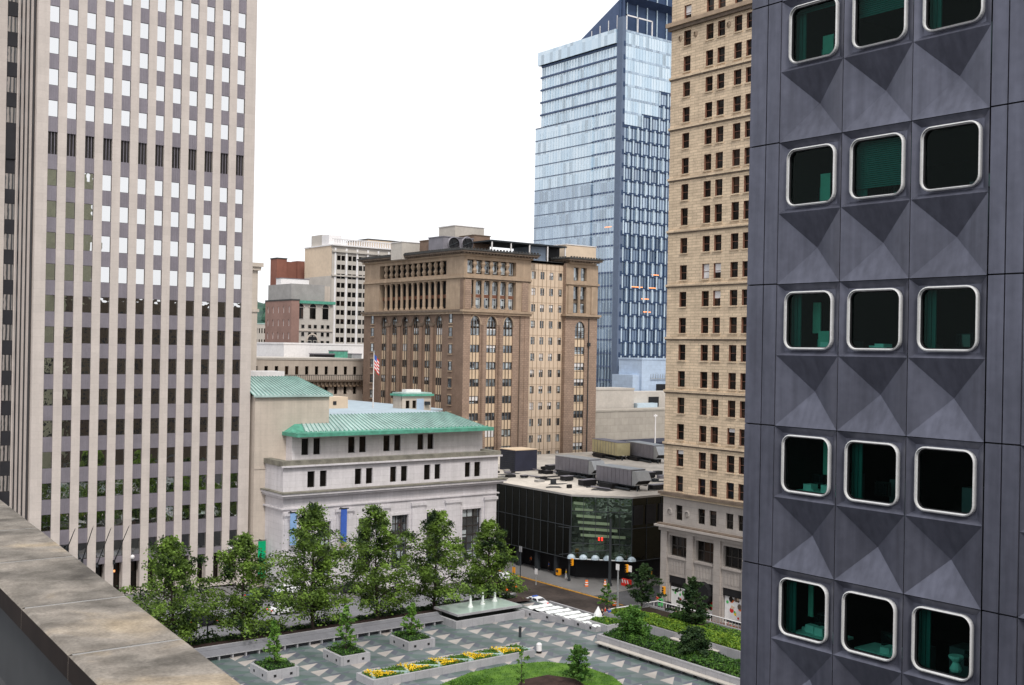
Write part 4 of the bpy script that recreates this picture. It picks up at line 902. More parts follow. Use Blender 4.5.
q = MB(); q.box(121.8, 160, YN, YF - .01, -3, TOPT, 'tan_stone'); q.poly([(121, YF, 14.4), (121.81, YF, 14.4), (121.81, YF, TOPT), (121, YF, TOPT)], 'tan_stone'); q.poly([(121, YN, -3), (121.81, YN, -3), (121.81, YN, TOPT), (121, YN, TOPT)], 'tan_stone'); T.part('core_wall', q)
rr_ = [(a, b, c, e) for a, b in us for c, e in rows]
windows(T, 'window', TX, rr_, 'dark_glass', 'reveal', d=.32, fwd=.06, mull=(0, 1), blind=.06, cap=100, sill='tan_stone')
q = MB()
rows_s = sorted(rows)
for k in range(2, len(rows_s), 2):
    zc_ = (rows_s[k - 1][1] + rows_s[k][0]) / 2 + .1
    if 81 < zc_ < 86: continue
    q.box(120.76, 121, YN, YF + .2, zc_ - .12, zc_ + .18, 'tan_stone'); q.box(120.86, 121, YN, YF + .1, zc_ - .32, zc_ - .12, 'terra_dark')
T.part('string_course', q)
q = MB(); q.box(120.2, 121, YN, YF + .5, 83.4, 84.0, 'terra'); q.box(120.5, 121, YN, YF + .3, 82.9, 83.4, 'terra_dark')
T.part('upper_cornice', q)
for u in [us[0][0] + 2.1, us[0][0] - .95, us[2][0] - .65] + [us[i][0] - .65 for i in range(4, len(us), 2)]:
    q = MB(); ring(q, TX, [(u + .42 * math.cos(k * .5236), 81.6 + .5 * math.sin(k * .5236)) for k in range(12)], 0.02, [(u + .2 * math.cos(k * .5236), 81.6 + .25 * math.sin(k * .5236)) for k in range(12)], .22, 'terra'); T.part('medallion', q)
q = MB(); q.wall(TX, YN, YF, 9.7, 14.0, us, rows2, 'tan_grey', d=.4); q.poly([(121, YF, -3), (121.81, YF, -3), (121.81, YF, 14), (121, YF, 14)], 'tan_grey')
for u in (YF - 1.4, us[0][0] - 1.0): ring(q, TX, [(u + .55 * math.cos(k * .5236), 11.5 + .6 * math.sin(k * .5236)) for k in range(12)], 0.02, [(u + .35 * math.cos(k * .5236), 11.5 + .38 * math.sin(k * .5236)) for k in range(12)], .15, 'tan_grey')
T.part('base_upper_wall', q)
windows(T, 'window', TX, [(a, b, 10.4, 12.6) for a, b in us], 'dark_glass', 'frame_dark', d=.32, fwd=.1, mull=(0, 1))
q = MB(); q.box(120.3, 121, YN, YF + .5, 14.0, 14.4, 'terra_dark'); q.box(120.6, 121, YN, YF + .3, 13.7, 14.0, 'tan_stone'); q.box(119.9, 121, YN, YF + .8, 9.2, 9.5, 'tan_grey'); q.box(120.2, 121, YN, YF + .5, 9.5, 9.7, 'terra_dark'); q.box(120.5, 121, YN, YF + .4, 8.6, 9.2, 'tan_grey'); T.part('cornice', q)
bigs = []; u = 118.45
while u > YN + 3: bigs.append((u - 3.5, u)); u -= 5.25
q = MB(); q.wall(TX, YN, YF, -3, 8.7, bigs, [(-2.75, 2.1), (5.0, 8.0)], 'tan_grey', d=.7); T.part('base_lower_wall', q)
q = MB()
for a, b in bigs:
    q.fb(TX, b + .25, b + 1.5, -2.9, 8.6, 0, .35, 'tan_grey'); q.fb(TX, a - .1, b + .1, 4.7, 5.0, 0, .25, 'tan_grey')
    for k in range(5): q.fb(TX, a + .4 + k * .6, a + .75 + k * .6, 2.6, 4.3, 0, .06, 'tan_grey')
T.part('pilaster', q)
windows(T, 'display_window', TX, [(a, b, 5.0, 8.0) for a, b in bigs], 'dark_glass', 'frame_dark', d=.6, fwd=.14, mull=(2, 1))
for i, (a, b) in enumerate(bigs):
    q = MB(); q.fb(TX, a, b, 1.0, 2.1, -.7, -.1, 'gasket'); q.fb(TX, a, b, -2.75, 1.0, -.7, -.5, 'gasket')
    if i % 2: q.tube([TX.P((a + b) / 2, 0.6, -.3), TX.P((a + b) / 2, .6, .8)], [1.7, 1.7], 'gasket', 12)
    so_ = T.part('shopfront', q)
    q = MB(); w0, w1 = (a + .1, b - .1) if i != 1 else (a + .1, a + 1.9)
    zt2 = .4 if i < 2 else 1.2
    q.fb(TX, w0, w1, -2.3, zt2, -.48, -.4, 'white_cloth')
    for k in range(16):
        m_ = R.choice(['red', 'orange', 'red', 'green_plastic', 'terra_dark', 'yellow', 'hair', 'cream']) if i else R.choice(['hair', 'green_plastic', 'red', 'leaf_mid'])
        cx_, cz_ = R.uniform(w0 + .4, w1 - .4), R.uniform(-1.9, zt2 - .4); r_ = R.uniform(.15, .42) if i else .22
        if i == 0 and k > 8: continue
        q.poly([TX.P(cx_ + r_ * math.cos(j * .9 + k) * R.uniform(.8, 1.1), cz_ + r_ * math.sin(j * .9 + k), -.395 + .003 * k) for j in range(7)], m_)
    T.part('poster', q, so_)
q = MB(); q.box(120.4, 161, YN - .5, YF + .6, TOPT, TOPT + 1.4, 'terra'); T.part('roof_cornice', q)

# ================================================================== BLUE GLASS TOWER
GL = Face('x', 239.); GR = Face('y', 258.)
T = Thing('blue_glass_tower', 'tall pale blue glass skyscraper with a sloping dark crown', 'building', (239, 258, -3))
GT = 135.5; YL = 297.2; XR = 285.; fg = 4.2
q = MB(); q.box(239.7, XR, 258.7, YL, -3, GT, 'bt_slab_lo'); T.part('core_wall', q)
zf = [GT - 4.6 - fg * k for k in range(33)]
yS = GL.U(590, 300); ZLOW = 110.
for i, z in enumerate(zf):       # one glass storey per band
    q = MB(); z0, z1 = z - fg + .55, z
    hi = z > ZLOW
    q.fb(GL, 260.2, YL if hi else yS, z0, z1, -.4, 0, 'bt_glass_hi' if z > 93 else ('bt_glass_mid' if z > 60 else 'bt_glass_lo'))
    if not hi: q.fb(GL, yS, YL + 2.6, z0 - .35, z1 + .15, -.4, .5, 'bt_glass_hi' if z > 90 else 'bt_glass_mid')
    T.part('glazing_band', q)
    q = MB(); q.fb(GL, 260.2, YL + (.8 if hi else -15), z1, z1 + .55, -.4, .3 if hi else .12, 'bt_slab')
    if not hi: q.fb(GL, yS, YL + 2.6, z1 - .1, z1 + .2 , -.4, .6, 'bt_post')
    T.part('floor_edge', q)
q = MB()
n = 26
for k in range(n + 1):
    y = 260.4 + k * (YL - 260.4) / n
    q.fb(GL, y - .08, y + .08, ZLOW - 2, GT - 5, 0, .16, 'bt_fin')
    q.fb(GL, y - .06, y + .06, -3, ZLOW - 2, .0 if y < yS else .5, .14 if y < yS else .58, 'bt_fin')
T.part('mullion', q)
# right-hand curtain wall: pale top, staggered dark panels lower
stepu = [(GR.U(617, 100), GR.V(625, 117)), (GR.U(640, 100), GR.V(645, 109)), (GR.U(652, 100), GR.V(660, 88))]
def zstep(u): return 106. if u < stepu[1][0] else (109. if u < stepu[2][0] else 117.)
NU = 12; du = (XR - 240.2) / NU
for i, z in enumerate([GT - .3 - fg * k for k in range(33)]):
    q = MB()
    for k in range(NU):
        u0 = 240.2 + k * du; hi = z - fg / 2 > zstep(u0)
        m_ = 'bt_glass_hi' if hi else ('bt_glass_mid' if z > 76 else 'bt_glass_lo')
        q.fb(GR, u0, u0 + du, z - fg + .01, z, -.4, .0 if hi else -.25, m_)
    T.part('glazing_band', q)
    q = MB(); off = (i % 2) * .5 * 3
    us_ = [240.2 + k * du for k in range(NU + 1)]
    for k in range(NU):
        u0 = us_[k]; hi = z - fg / 2 > zstep(u0)
        if hi:
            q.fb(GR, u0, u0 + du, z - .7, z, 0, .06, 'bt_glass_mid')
            for e_ in (0, 1, 2): q.fb(GR, u0 + du * e_ / 3 - .05, u0 + du * e_ / 3 + .05, z - fg, z, 0, .12, 'bt_fin')
        else:
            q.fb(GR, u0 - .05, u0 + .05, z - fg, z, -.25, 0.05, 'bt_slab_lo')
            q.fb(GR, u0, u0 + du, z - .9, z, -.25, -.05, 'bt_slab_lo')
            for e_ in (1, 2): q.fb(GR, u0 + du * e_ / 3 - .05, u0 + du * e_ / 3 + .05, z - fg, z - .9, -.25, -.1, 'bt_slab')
            uf = u0 + (i % 2) * du / 2; q.fb(GR, uf, uf + .5, z - fg - .5, z - .5, -.2, .3, 'bt_fin')
    T.part('spandrel_and_fin', q)
q = MB(); q.box(238.7, 240.15, 257.7, 260.2, -3, GT + 3.5, 'bt_post')
T.part('corner_post', q)
q = MB()
for k in range(31): q.fb(GR, 239.3, 240.12, GT - 4 - k * fg - 1.6, GT - 4 - k * fg, -.2, .34, 'bt_slab_lo')
T.part('post_recess', q)
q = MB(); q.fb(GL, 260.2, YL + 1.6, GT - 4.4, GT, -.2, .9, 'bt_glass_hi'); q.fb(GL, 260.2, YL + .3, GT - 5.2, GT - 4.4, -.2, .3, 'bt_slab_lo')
T.part('parapet_glass', q)
# crown
q = MB(); zA = GT + 1
cr1 = [(240.5, 258.8, zA), (240.5, 279.5, zA), (240.5, 262.0, GT + 9.5), (240.5, 258.8, GT + 11)]
q.poly(cr1, 'bt_slab'); q.poly([(q_[0] + 36, q_[1], q_[2]) for q_ in cr1], 'bt_slab')
q.poly([cr1[1], cr1[2], (276.5, 262, GT + 9.5), (276.5, 279.5, zA)], 'bt_slab')
q.poly([cr1[2], cr1[3], (276.5, 258.8, GT + 11), (276.5, 262, GT + 9.5)], 'bt_slab')
q.poly([(241, 262, zA), (276.5, 262, zA), (276.5, 262, GT + 30), (241, 262, GT + 30)], 'bt_slab_lo')
T.part('crown', q)
q = MB(); q.tube([(240.2, 260.5, GT), (240.2, 260.5, GT + 34)], .4, 'bt_slab_lo', 6)
for k in range(8): q.box(244 + k * 4.4, 244.3 + k * 4.4, 261.6, 261.9, zA, GT + 30, 'bt_fin')
q.box(241.2, 252.5, 258.8, 259.1, GT + 4.4, GT + 4.8, 'white_wall')
for x in (241.2, 246, 252.3): q.box(x, x + .35, 258.8, 259.1, GT, GT + 4.8, 'white_wall')
for k in range(4): q.box(240.3, 240.45, 262 + k * 4, 262.25 + k * 4, GT, GT + 5 - k * .8, 'white_wall')
T.part('crown_frame', q)
for i, (px, py, n_) in enumerate(((637, 287, 3), (655, 275, 2), (652, 288, 2), (645, 299, 2), (647, 312, 2), (608, 227, 2))):
    f_ = GR if px > 617 else GL; u, v = f_.U(px, py), f_.V(px, py); q = MB(); q.fb(f_, u - .8 * n_, u + .8 * n_, v - .12, v + .12, .02, .06, 'orangelit')
    if px > 617: pass
    T.part('lit_ceiling_strip', q)

# ================================================================== LOW BLACK GLASS BUILDING
LX = 122.; Z1 = 11.3
A_, B_, C_, D_ = (LX, 178), (LX, 142.0), (128.8, 134.7), (142, 134.7)
ZB = -3
T = Thing('black_glass_podium', 'low black glass building with chamfered corner and cluttered pale roof', 'building', (130, 150, ZB))
ft = [A_, B_, C_, D_, (214, 134.7), (214, 200), (LX + 6, 200)]
q = MB(); q.prism([(p[0] + .5 if p[0] < 200 else p[0], p[1] + .5 if p[1] < 170 else p[1]) for p in ft], .6, Z1 - .3, 'low_glass', 'roof_white'); T.part('core_wall', q)
def sheet(q, a, b, z0, z1, m, off=0.): q.poly([(a[0], a[1], z0), (b[0], b[1], z0), (b[0], b[1], z1), (a[0], a[1], z1)], m)
def gwall(nm, a, b, n, m, mz):
    a, b = Vector(a), Vector(b); q = MB(); sheet(q, a, b, .6, Z1 - .3, m); T.part(nm, q)
    q = MB(); dr = (b - a).normalized(); nn = Vector((-dr.y, dr.x)); 
    if nn.dot(Vector((-1, -1))) < 0: nn = -nn
    for k in range(n + 1):
        p = a.lerp(b, k / n) + nn * .06; q.tube([(p.x, p.y, .6), (p.x, p.y, Z1 - .3)], .06, 'steel_dark', 4)
    for z in mz:
        p0, p1 = a + nn * .04, b + nn * .04; q.tube([(p0.x, p0.y, z), (p1.x, p1.y, z)], .07, 'steel_dark', 4)
    T.part('glazing_bar', q)
gwall('glass_wall', A_, B_, 18, 'low_glass', (.6, 6.0))
gwall('atrium_glass_wall', B_, C_, 5, 'atrium_glass', (.6, 3.3, 6., 8.6)); 
gwall('glass_wall', C_, D_, 4, 'low_glass', (.6, 6.0)); gwall('glass_wall', D_, (214, 134.7), 24, 'low_glass', (.6, 6.0))
# stepped reflection on the atrium glass, put in as dull green strips
q = MB(); a, b = Vector(B_), Vector(C_); dr = (b - a).normalized()
for k in range(6):
    p0 = a + dr * (.3 + .25 * k); p1 = a + dr * (2.2 + 1.35 * k); z = 9.7 - k * 1.05
    q.poly([(p0.x - .02, p0.y - .04, z), (p1.x - .02, p1.y - .04, z - .15), (p1.x - .02, p1.y - .04, z + .32), (p0.x - .02, p0.y - .04, z + .45)], 'reflection_green')
T.part('stepped_reflection', q)
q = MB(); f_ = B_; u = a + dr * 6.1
for zz, o_ in ((3.9, 4.6), (3.9, 5.1)): p = a + dr * o_; q.box(p.x - .22, p.x - .02, p.y - .22, p.y - .06, zz, zz + .5, 'red_reflection')  # glowing boxes added in place of a red sign's reflection in the glass
T.part('red_sign_reflection', q)
q = MB()
for x in range(4): q.box(129 + x * 2.9, 129 + x * 2.9 + 2.2, 134.55, 134.68, 6.6, 9.8, 'gasket')
T.part('upper_window', q)
q = MB(); q.prism([(A_[0] - .2, A_[1]), (B_[0] - .2, B_[1] - .1), (C_[0] - .1, C_[1] - .25), (214.3, 134.4), (214.3, 200.3), (LX + 6, 200.3)], Z1 - .3, Z1 + .02, 'concrete', 'roof_white'); T.part('roof', q)
q = MB()
q.prism([(LX + 2.5, 178), (LX + 2.5, 143.6), (130.5, 137.5), (214, 137.5), (214, 200), (LX + 6, 200)], ZB, .6, 'gasket'); T.part('recessed_ground_floor', q)
q = MB()
for k in range(6): y = 146 + k * 5.2; q = MB(); q.box(LX + .3, LX + 1.0, y, y + .7, ZB, .6, 'steel_dark'); T.part('column', q)
# dome canopies over the entrance
q = MB(); dm = MB()
c0, c1 = Vector(onz(579, 557, .6)), Vector(onz(630, 559, .6))
c0 = Vector((121.4, 141.2, 1.5)); c1 = Vector((128.2, 134.0, 1.5))
for k in range(6):
    p = c0.lerp(c1, k / 5)
    for a in range(8):
        for b in range(3):
            def sp_(i, j): t1, t2 = i * math.pi / 4, j * math.pi / 6; return (p.x + .72 * math.cos(t1) * math.cos(t2), p.y + .72 * math.sin(t1) * math.cos(t2), .9 + .75 * math.sin(t2))
            dm.poly([sp_(a, b), sp_(a + 1, b), sp_(a + 1, b + 1), sp_(a, b + 1)], 'bt_fin')
T.part('dome_canopy', dm)
q.tube([(c0.x, c0.y, .85), (c1.x, c1.y, .85)], .12, 'steel', 6); T.part('canopy_frame', q)
# patches of wet and dust on the roof
for k in range(22):
    cx_, cy_ = R.uniform(124, 150), R.uniform(141, 172)
    if cx_ < 130 and cy_ < 144: continue
    q = MB(); q.poly([(cx_ + R.uniform(.5, 2.4) * math.cos(j * .785), cy_ + R.uniform(.5, 1.6) * math.sin(j * .785), Z1 + .024 + .004 * k) for j in range(8)], 'roof_dark'); T.part('tar_patch', q)
q = MB()
for k in range(14):
    x0, y0 = R.uniform(128, 146), R.uniform(146, 176)
    if R.random() < .5: q.tube([(x0, y0, Z1 + .25), (x0 + R.uniform(3, 9), y0 + R.uniform(-1, 1), Z1 + .25)], .13, 'gasket', 5)
    else: q.tube([(x0, y0, Z1 + .3), (x0 + R.uniform(-.6, .6), y0 - R.uniform(3, 8), Z1 + .3)], .16, 'unit_grey', 5)
T.part('roof_pipes', q)
q = MB()
for k in range(60):
    x0, y0 = R.uniform(126, 156), R.uniform(143, 176); a = R.uniform(.3, 1.1)
    if x0 < 131 and y0 < 147: continue
    q.box(x0, x0 + a * 1.6, y0, y0 + a, Z1 + .02, Z1 + R.uniform(.25, .8), R.choice(['gasket', 'gasket', 'unit_grey', 'steel_dark', 'concrete']))
T.part('roof_clutter', q, kind='stuff')
# rooftop units
def rtu(px0, py0, px1, py1, lab, body='unit_grey', Lx=9.5, wd=3.2, hh=2.3, base=.9, hood=True):
    p0 = Vector(onz(px0, py0, Z1)); p1 = Vector(onz(px1, py1, Z1))
    d = (p1 - p0); Ln = d.length; ang = math.atan2(d.y, d.x)
    t2 = Thing('rooftop_air_handler', lab, 'air handler', tuple(p0), 'air handlers on the black glass building', True); t2.r.rotation_euler = (0, 0, ang)
    q = MB(); q.box(0, Ln * .84, 0, wd, base, base + hh, body); q.box(-.05, Ln * .845, -.05, wd + .05, base + hh, base + hh + .12, 'steel' if body == 'unit_grey' else 'unit_grey')
    for k in range(1, 9): q.box(Ln * .84 * k / 9 - .03, Ln * .84 * k / 9 + .03, -.05, 0, base, base + hh, 'unit_grey')
    t2.part('housing', q)
    if hood:
        q = MB(); x0, x1 = Ln * .845, Ln
        q.box(x0, x0 + (x1 - x0) * .5, .1, wd - .1, base, base + hh * .95, 'steel')
        a0 = x0 + (x1 - x0) * .5
        for yy in (.1, wd - .1): q.poly([(a0, yy, base + .2), (x1, yy, base + hh * .35), (a0, yy, base + hh * .95)], 'steel')
        q.poly([(a0, .1, base + hh * .95), (a0, wd - .1, base + hh * .95), (x1, wd - .1, base + hh * .35), (x1, .1, base + hh * .35)], 'steel')
        q.poly([(a0, .1, base + .2), (a0, wd - .1, base + .2), (x1, wd - .1, base + hh * .35), (x1, .1, base + hh * .35)], 'gasket')
        t2.part('intake_hood', q)
    q = MB()
    for k in range(5):
        for yy in (.2, wd - .4): x = .2 + k * (Ln - .8) / 4; q.box(x, x + .2, yy, yy + .2, 0, base, 'steel_dark')
    q.box(0, Ln * .9, .1, .3, base - .2, base - .02, 'steel_dark'); q.box(0, Ln * .9, wd - .3, wd - .1, base - .2, base - .02, 'steel_dark'); q.box(.3, Ln * .8, .8, wd - .8, .02, base - .25, 'gasket')
    t2.part('support_frame', q)
    q = MB(); q.box(Ln * .25, Ln * .55, -1.6, -.2, .0, .9, 'gasket'); q.tube([(Ln * .1, -.6, .3), (Ln * .9, -.9, .3)], .22, 'steel_dark', 6); t2.part('duct', q)
    return t2
rtu(555, 474, 594, 480, 'left grey air handler with hood, behind the chamfered roof corner', hh=2.6)
rtu(596, 485, 638, 492, 'front grey air handler with sloping hood nearest the roof edge', hh=2.6)
rtu(626, 458, 658, 464, 'rear grey air handler with pale hood nearest the tan tower', hh=2.8)
rtu(592, 455, 622, 461, 'air handler with faded yellow side panels at the back of the roof', 'unit_yellow', hh=2.8, hood=False)
p = Vector(onz(510.5, 471, Z1)); p2 = Vector(onz(537, 471, Z1))
T2 = Thing('navy_roof_plant_box', 'dark navy louvred box with rusty top on the left of the black glass building roof', 'plant box', tuple(p))
q = MB(); q.box(p.x, p.x + 5.4, p.y - 1.5, p.y + 3.5, Z1, Z1 + 4.1, 'unit_navy'); T2.part('housing', q)
q = MB(); q.box(p.x - .1, p.x + 5.5, p.y - 1.6, p.y + 3.6, Z1 + 4.1, Z1 + 4.25, 'spandrel_tan'); T2.part('lid', q)
q = MB()
for k in range(9): q.box(p.x - .06, p.x, p.y - 1.3, p.y + 3.3, Z1 + .4 + k * .4, Z1 + .55 + k * .4, 'steel_dark')
T2.part('louver', q)
for i, (px, py, sx, sy, sz) in enumerate(((560, 481, 2.2, 1.2, .9), (578, 486, 3.2, 1.3, 1.1), (648, 490, 3.6, 1.2, .9), (545, 470, 4, 1.2, 1.0), (520, 478, 1.4, .8, .5), (607, 480, 2.4, 1, .9), (641, 478, 2.4, 1.4, 1.1))):
    p = onz(px, py, Z1); T2 = Thing('small_roof_vent', ['small dark roof box in front of the left air handler', 'long dark roof box between the two grey air handlers', 'low dark box at the roof edge beside the tan tower', 'dark duct box between the navy box and left air handler', 'tiny dark vent in front of the navy plant box', 'dark box behind the front air handler', 'dark box right of the front air handler'][i], 'roof vent', p, 'small vents on the black glass building')
    q = MB(); q.box(p[0], p[0] + sx, p[1] - sy, p[1], Z1 + .2, Z1 + sz, 'gasket'); T2.part('housing', q)
    q = MB(); q.box(p[0] + .1, p[0] + .3, p[1] - sy + .1, p[1] - .1, Z1, Z1 + .2, 'steel'); q.box(p[0] + sx - .3, p[0] + sx - .1, p[1] - sy + .1, p[1] - .1, Z1, Z1 + .2, 'steel'); T2.part('leg', q)
    q = MB(); q.box(p[0] - .05, p[0] + sx + .05, p[1] - sy - .05, p[1] + .05, Z1 + sz, Z1 + sz + .08, 'unit_grey'); T2.part('lid', q)

# ================================================================== BUILDINGS BEYOND
def block(name, lab, fc, px0, px1, pyt, dep, z0, wm, us_n=None, rowh=None, gm='brick_glass', wfrac=.5, hfrac=.5, topm='roof_dark', roff=1., fm=None, cap=60, rmin=None):
    u0, u1 = sorted((fc.U(px0, pyt), fc.U(px1, pyt))); zt = fc.V((px0 + px1) / 2, pyt)
    c = fc.P((u0 + u1) / 2, z0); T = Thing(name, lab, 'building', (c[0], c[1], z0)); d = .4
    us_ = []; vs_ = []
    if us_n:
        st = (u1 - u0) / us_n; us_ = [(u0 + st * (k + .5 - wfrac / 2), u0 + st * (k + .5 + wfrac / 2)) for k in range(us_n)]
        z = zt - roff
        while z - rowh * hfrac > max(z0 + 1, rmin if rmin is not None else -99): vs_.append((z - rowh * hfrac, z)); z -= rowh
    q = MB(); q.wall(fc, u0, u1, z0, zt, us_, vs_, wm, d=.35)
    q.fb(fc, u0, u1, z0, zt, -.4, -dep, wm)
    for u in (u0, u1): q.poly([fc.P(u, z0, 0), fc.P(u, z0, -.4), fc.P(u, zt, -.4), fc.P(u, zt, 0)], wm)
    T.part('wall', q)
    if us_: windows(T, 'window', fc, [(a, b, c_, e) for a, b in us_ for c_, e in vs_], gm, fm, d=.3, cap=cap)
    q = MB(); q.fb(fc, u0 - .15, u1 + .15, zt, zt + .5, .15, -dep - .15, topm); T.part('roof', q)
    return T, u0, u1, zt
# row building with a balustraded ledge
F1 = Face('y', 262.)
T, u0, u1, zt = block('tan_row_building', 'long low tan building with a dark balcony ledge left of the brown brick building', F1, 240, 369, 360, 30, -3, 'buff', 13, 5.1, 'dark_glass', .35, .42, 'white_brick', 1.6)
q = MB(); za = F1.V(310, 378); q.fb(F1, u0, u1, za - .9, za - .5, 0, 1.6, 'terra_dark'); q.fb(F1, u0, u1, za - 2.2, za - .9, 0, .8, 'terra')
q.fb(F1, u0, u1, za + .7, za + .85, 1.4, 1.6, 'steel_dark')
for k in range(70): x = u0 + k * (u1 - u0) / 70; q.fb(F1, x, x + .08, za - .5, za + .7, 1.45, 1.55, 'steel_dark')
for k in range(32): x = u0 + k * (u1 - u0) / 32; q.fb(F1, x, x + .35, za - 1.9, za - .9, .8, 1.4, 'terra_dark')
T.part('balcony_ledge', q)
F2 = Face('y', 300.)
T, u0, u1, zt = block('white_parapet_building', 'white walled flat building with rooftop machines behind the tan row building', F2, 284, 372, 345, 40, -3, 'white_wall', None, topm='white_wall')
for i, (px, w_) in enumerate(((318, 10), (334, 7), (350, 5))):
    f_ = Face('y', 298.); u = f_.U(px, 358); z = f_.V(px, 361); t2 = Thing('rooftop_chiller', ['widest dark chiller before the white parapet wall', 'green-grey chiller in the middle of the white parapet wall', 'small chiller at the right of the white parapet wall'][i], 'chiller', (u, 298, z), 'chillers before the white wall')
    q = MB(); q.box(u - w_ / 3, u + w_ / 3, 294, 297, z, z + 2.0 + (i == 1) * .9, ('gasket', 'copper_green', 'steel')[i]); t2.part('housing', q)
    q = MB(); q.box(u - w_ / 3 - .1, u + w_ / 3 + .1, 293.9, 297.1, z + 2 + (i == 1) * .9, z + 2.3 + (i == 1) * .9, 'unit_grey'); t2.part('lid', q)
q = MB(); z = Face('y', 298.).V(330, 362); q.box(u0 - 2, u1, 289, 299.9, -3, z, 'roof_white'); T.part('lower_terrace', q)
# rose brick and arched building
F3 = Face('y', 360.); F3x = Face('x', F3.U(292, 330))
T, u0, u1, zt = block('arched_window_building', 'grey stone building with three tall arched windows and a green copper cornice', F3, 292, 333, 303, max(4, F3x.U(266, 300) - 360), -3, 'white_brick', None)
k_ = [F3.U(x, 330) for x in (299.8, 312.3, 325)]; s_w = 1.3
wz = [(F3.V(300, 319), F3.V(300, 307)), (F3.V(300, 328.5), F3.V(300, 324)), (F3.V(300, 336.5), F3.V(300, 331.5)), (F3.V(300, 345), F3.V(300, 340))]
windows(T, 'arched_window', F3, [(k - s_w, k + s_w, *wz[0]) for k in k_], 'dark_glass', 'white_brick', d=-.05, fwd=.12, mull=(0, 0))
for k in k_: q = MB(); archivolt(q, F3, k - s_w, k + s_w, wz[0][1], wz[0][1] + 1.3, 'buff', .4, 0, .3); q.poly([F3.P(k + s_w * math.cos(a * math.pi / 8), wz[0][1] + 1.3 * math.sin(a * math.pi / 8), .06) for a in range(9)], 'gasket'); T.part('arch_moulding', q)
windows(T, 'window', F3, [(k + o - .75, k + o + .75, *z) for k in k_ for o in (-1.1, 1.1) for z in wz[1:]], 'dark_glass', 'white_brick', d=-.05, fwd=.15)
q = MB(); kc = k_[1]; q.poly([F3.P(kc + 2 * math.cos(a * math.pi / 8), wz[3][1] - .5 + 2.4 * math.sin(a * math.pi / 8), .12) for a in range(9)] + [F3.P(kc - 2, wz[3][0] - 4, .12), F3.P(kc + 2, wz[3][0] - 4, .12)], 'gasket'); archivolt(q, F3, kc - 2, kc + 2, wz[3][1] - .5, wz[3][1] + 1.9, 'buff', .5, 0, .3); T.part('great_arch', q)
q = MB(); q.fb(F3, u0 - .5, u1 + .5, zt - .3, zt + .7, 0, 1.0, 'copper_green'); q.fb(F3, u0, u1, F3.V(300, 331) , F3.V(300, 330), 0, .4, 'buff'); T.part('copper_cornice', q)
q = MB(); q.box(u0 + 1, u1 + 2, 366, 380, zt, zt + 6.5, 'buff'); q.box(F3.U(306, 292), F3.U(329, 292), 365.6, 366, zt + 1, zt + 5, 'unit_grey'); T.part('rooftop_storey', q)
F4 = Face('x', F3.U(292, 330) - 1)
ul = F4.U(265.5, 300); T, u0, u1, zt = block('rose_brick_wing', 'rose brown brick side wing with white window rows left of the arched building', F4, 265.5, 291.6, 301, 3, -3, 'rose_brick', 5, 4.6, 'white_wall', .22, .5, 'roof_dark', 2.0, cap=50)
q = MB(); q.box(F4.c + 1, F4.c + 14, 361, u1, zt, zt + 6, 'concrete'); T.part('rooftop_storey', q)
# red brick building, white mechanical box
F5 = Face('y', 430.)
T, a, b, zt = block('red_brick_tower', 'dark red brick building with projecting piers left of the white office building', F5, 277, 287, 259, 6, -3, 'red_brick', None)
q = MB(); q.fb(F5, b, F5.U(306, 265), -3, F5.V(296, 262), -1.2, -7, 'red_brick'); q.fb(F5, F5.U(298, 262), F5.U(305, 262), -3, F5.V(300, 261), -.4, -6, 'red_brick'); T.part('rear_wall', q)
F6 = Face('y', 372.)
t2, f, a, b, z0, z1 = roofbox('white_cooling_tower', 'white louvred cooling tower in front of the dark red brick building', 'cooling tower', 281, 309, 279, 289, 372, 4, 'white_wall', 'unit_grey')
q = MB(); q.box(a, b, 372, 380, 45, z0, 'gasket'); t2.part('support_frame', q)
# white office building
F7 = Face('y', 400.); cx7 = F7.U(331, 300); F7x = Face('x', cx7)
T = Thing('white_office_building', 'tall cream and white office building with paired dark windows behind the brown brick building', 'building', (cx7, 400, -3))
zt = F7.V(331, 245); uE = F7.U(400, 300)
q = MB(); q.box(cx7 + .4, uE, 400.4, F7x.U(304, 300), -3, zt, 'white_brick'); T.part('core_wall', q)
yE = F7x.U(304, 300); q = MB(); q.fb(F7x, 400.4, yE, F7x.V(315, 277), zt, -.39, 0, 'cream'); q.fb(F7x, 400.4, yE, -3, F7x.V(315, 277), -.39, 0, 'white_brick'); T.part('blank_side_wall', q)
st7 = (F7.U(368, 300) - F7.U(335.5, 300)) / 6; us7 = []
base7 = [F7.U(x, 300) for x in (338.2, 342.6, 349.3, 353.8, 360, 364.5)]
us7 = [(x - .85, x + .85) for x in base7] + [(x - .85 + (base7[4] - base7[2]) * m_ , x + .85 + (base7[4] - base7[2]) * m_) for m_ in (1, 2, 3, 4, 5) for x in base7[4:6]]
rows7 = []; z = F7.V(340, 255.5)
while z > 5: rows7.append((z - 2.0, z)); z -= 3.62
q = MB(); q.wall(F7, cx7, uE, -3, zt, us7, rows7, 'white_brick', d=.3); T.part('front_wall', q)
windows(T, 'window', F7, [(a, b, c_, e) for a, b in us7 for c_, e in rows7], 'dark_glass', None, d=.28, cap=100)
q = MB()
for i in range(0, len(us7), 2): x = us7[i][0] - .9; q.fb(F7, x - .35, x + .35, -3, zt - 1, 0, .4, 'white_wall')
for py in (276, 252): q.fb(F7, cx7, uE, F7.V(345, py) - .3, F7.V(345, py) + .3, 0, .8, 'white_brick')
T.part('pier', q)
q = MB(); q.box(cx7 - .3, uE + 1, 399, F7x.U(304, 300), zt - .1, zt + .4, 'white_wall')
for k in range(40): x = cx7 + 1 + k * 1.1; q.box(x, x + .5, 399.6, 399.9, zt + .4, zt + 2.4, 'white_wall')
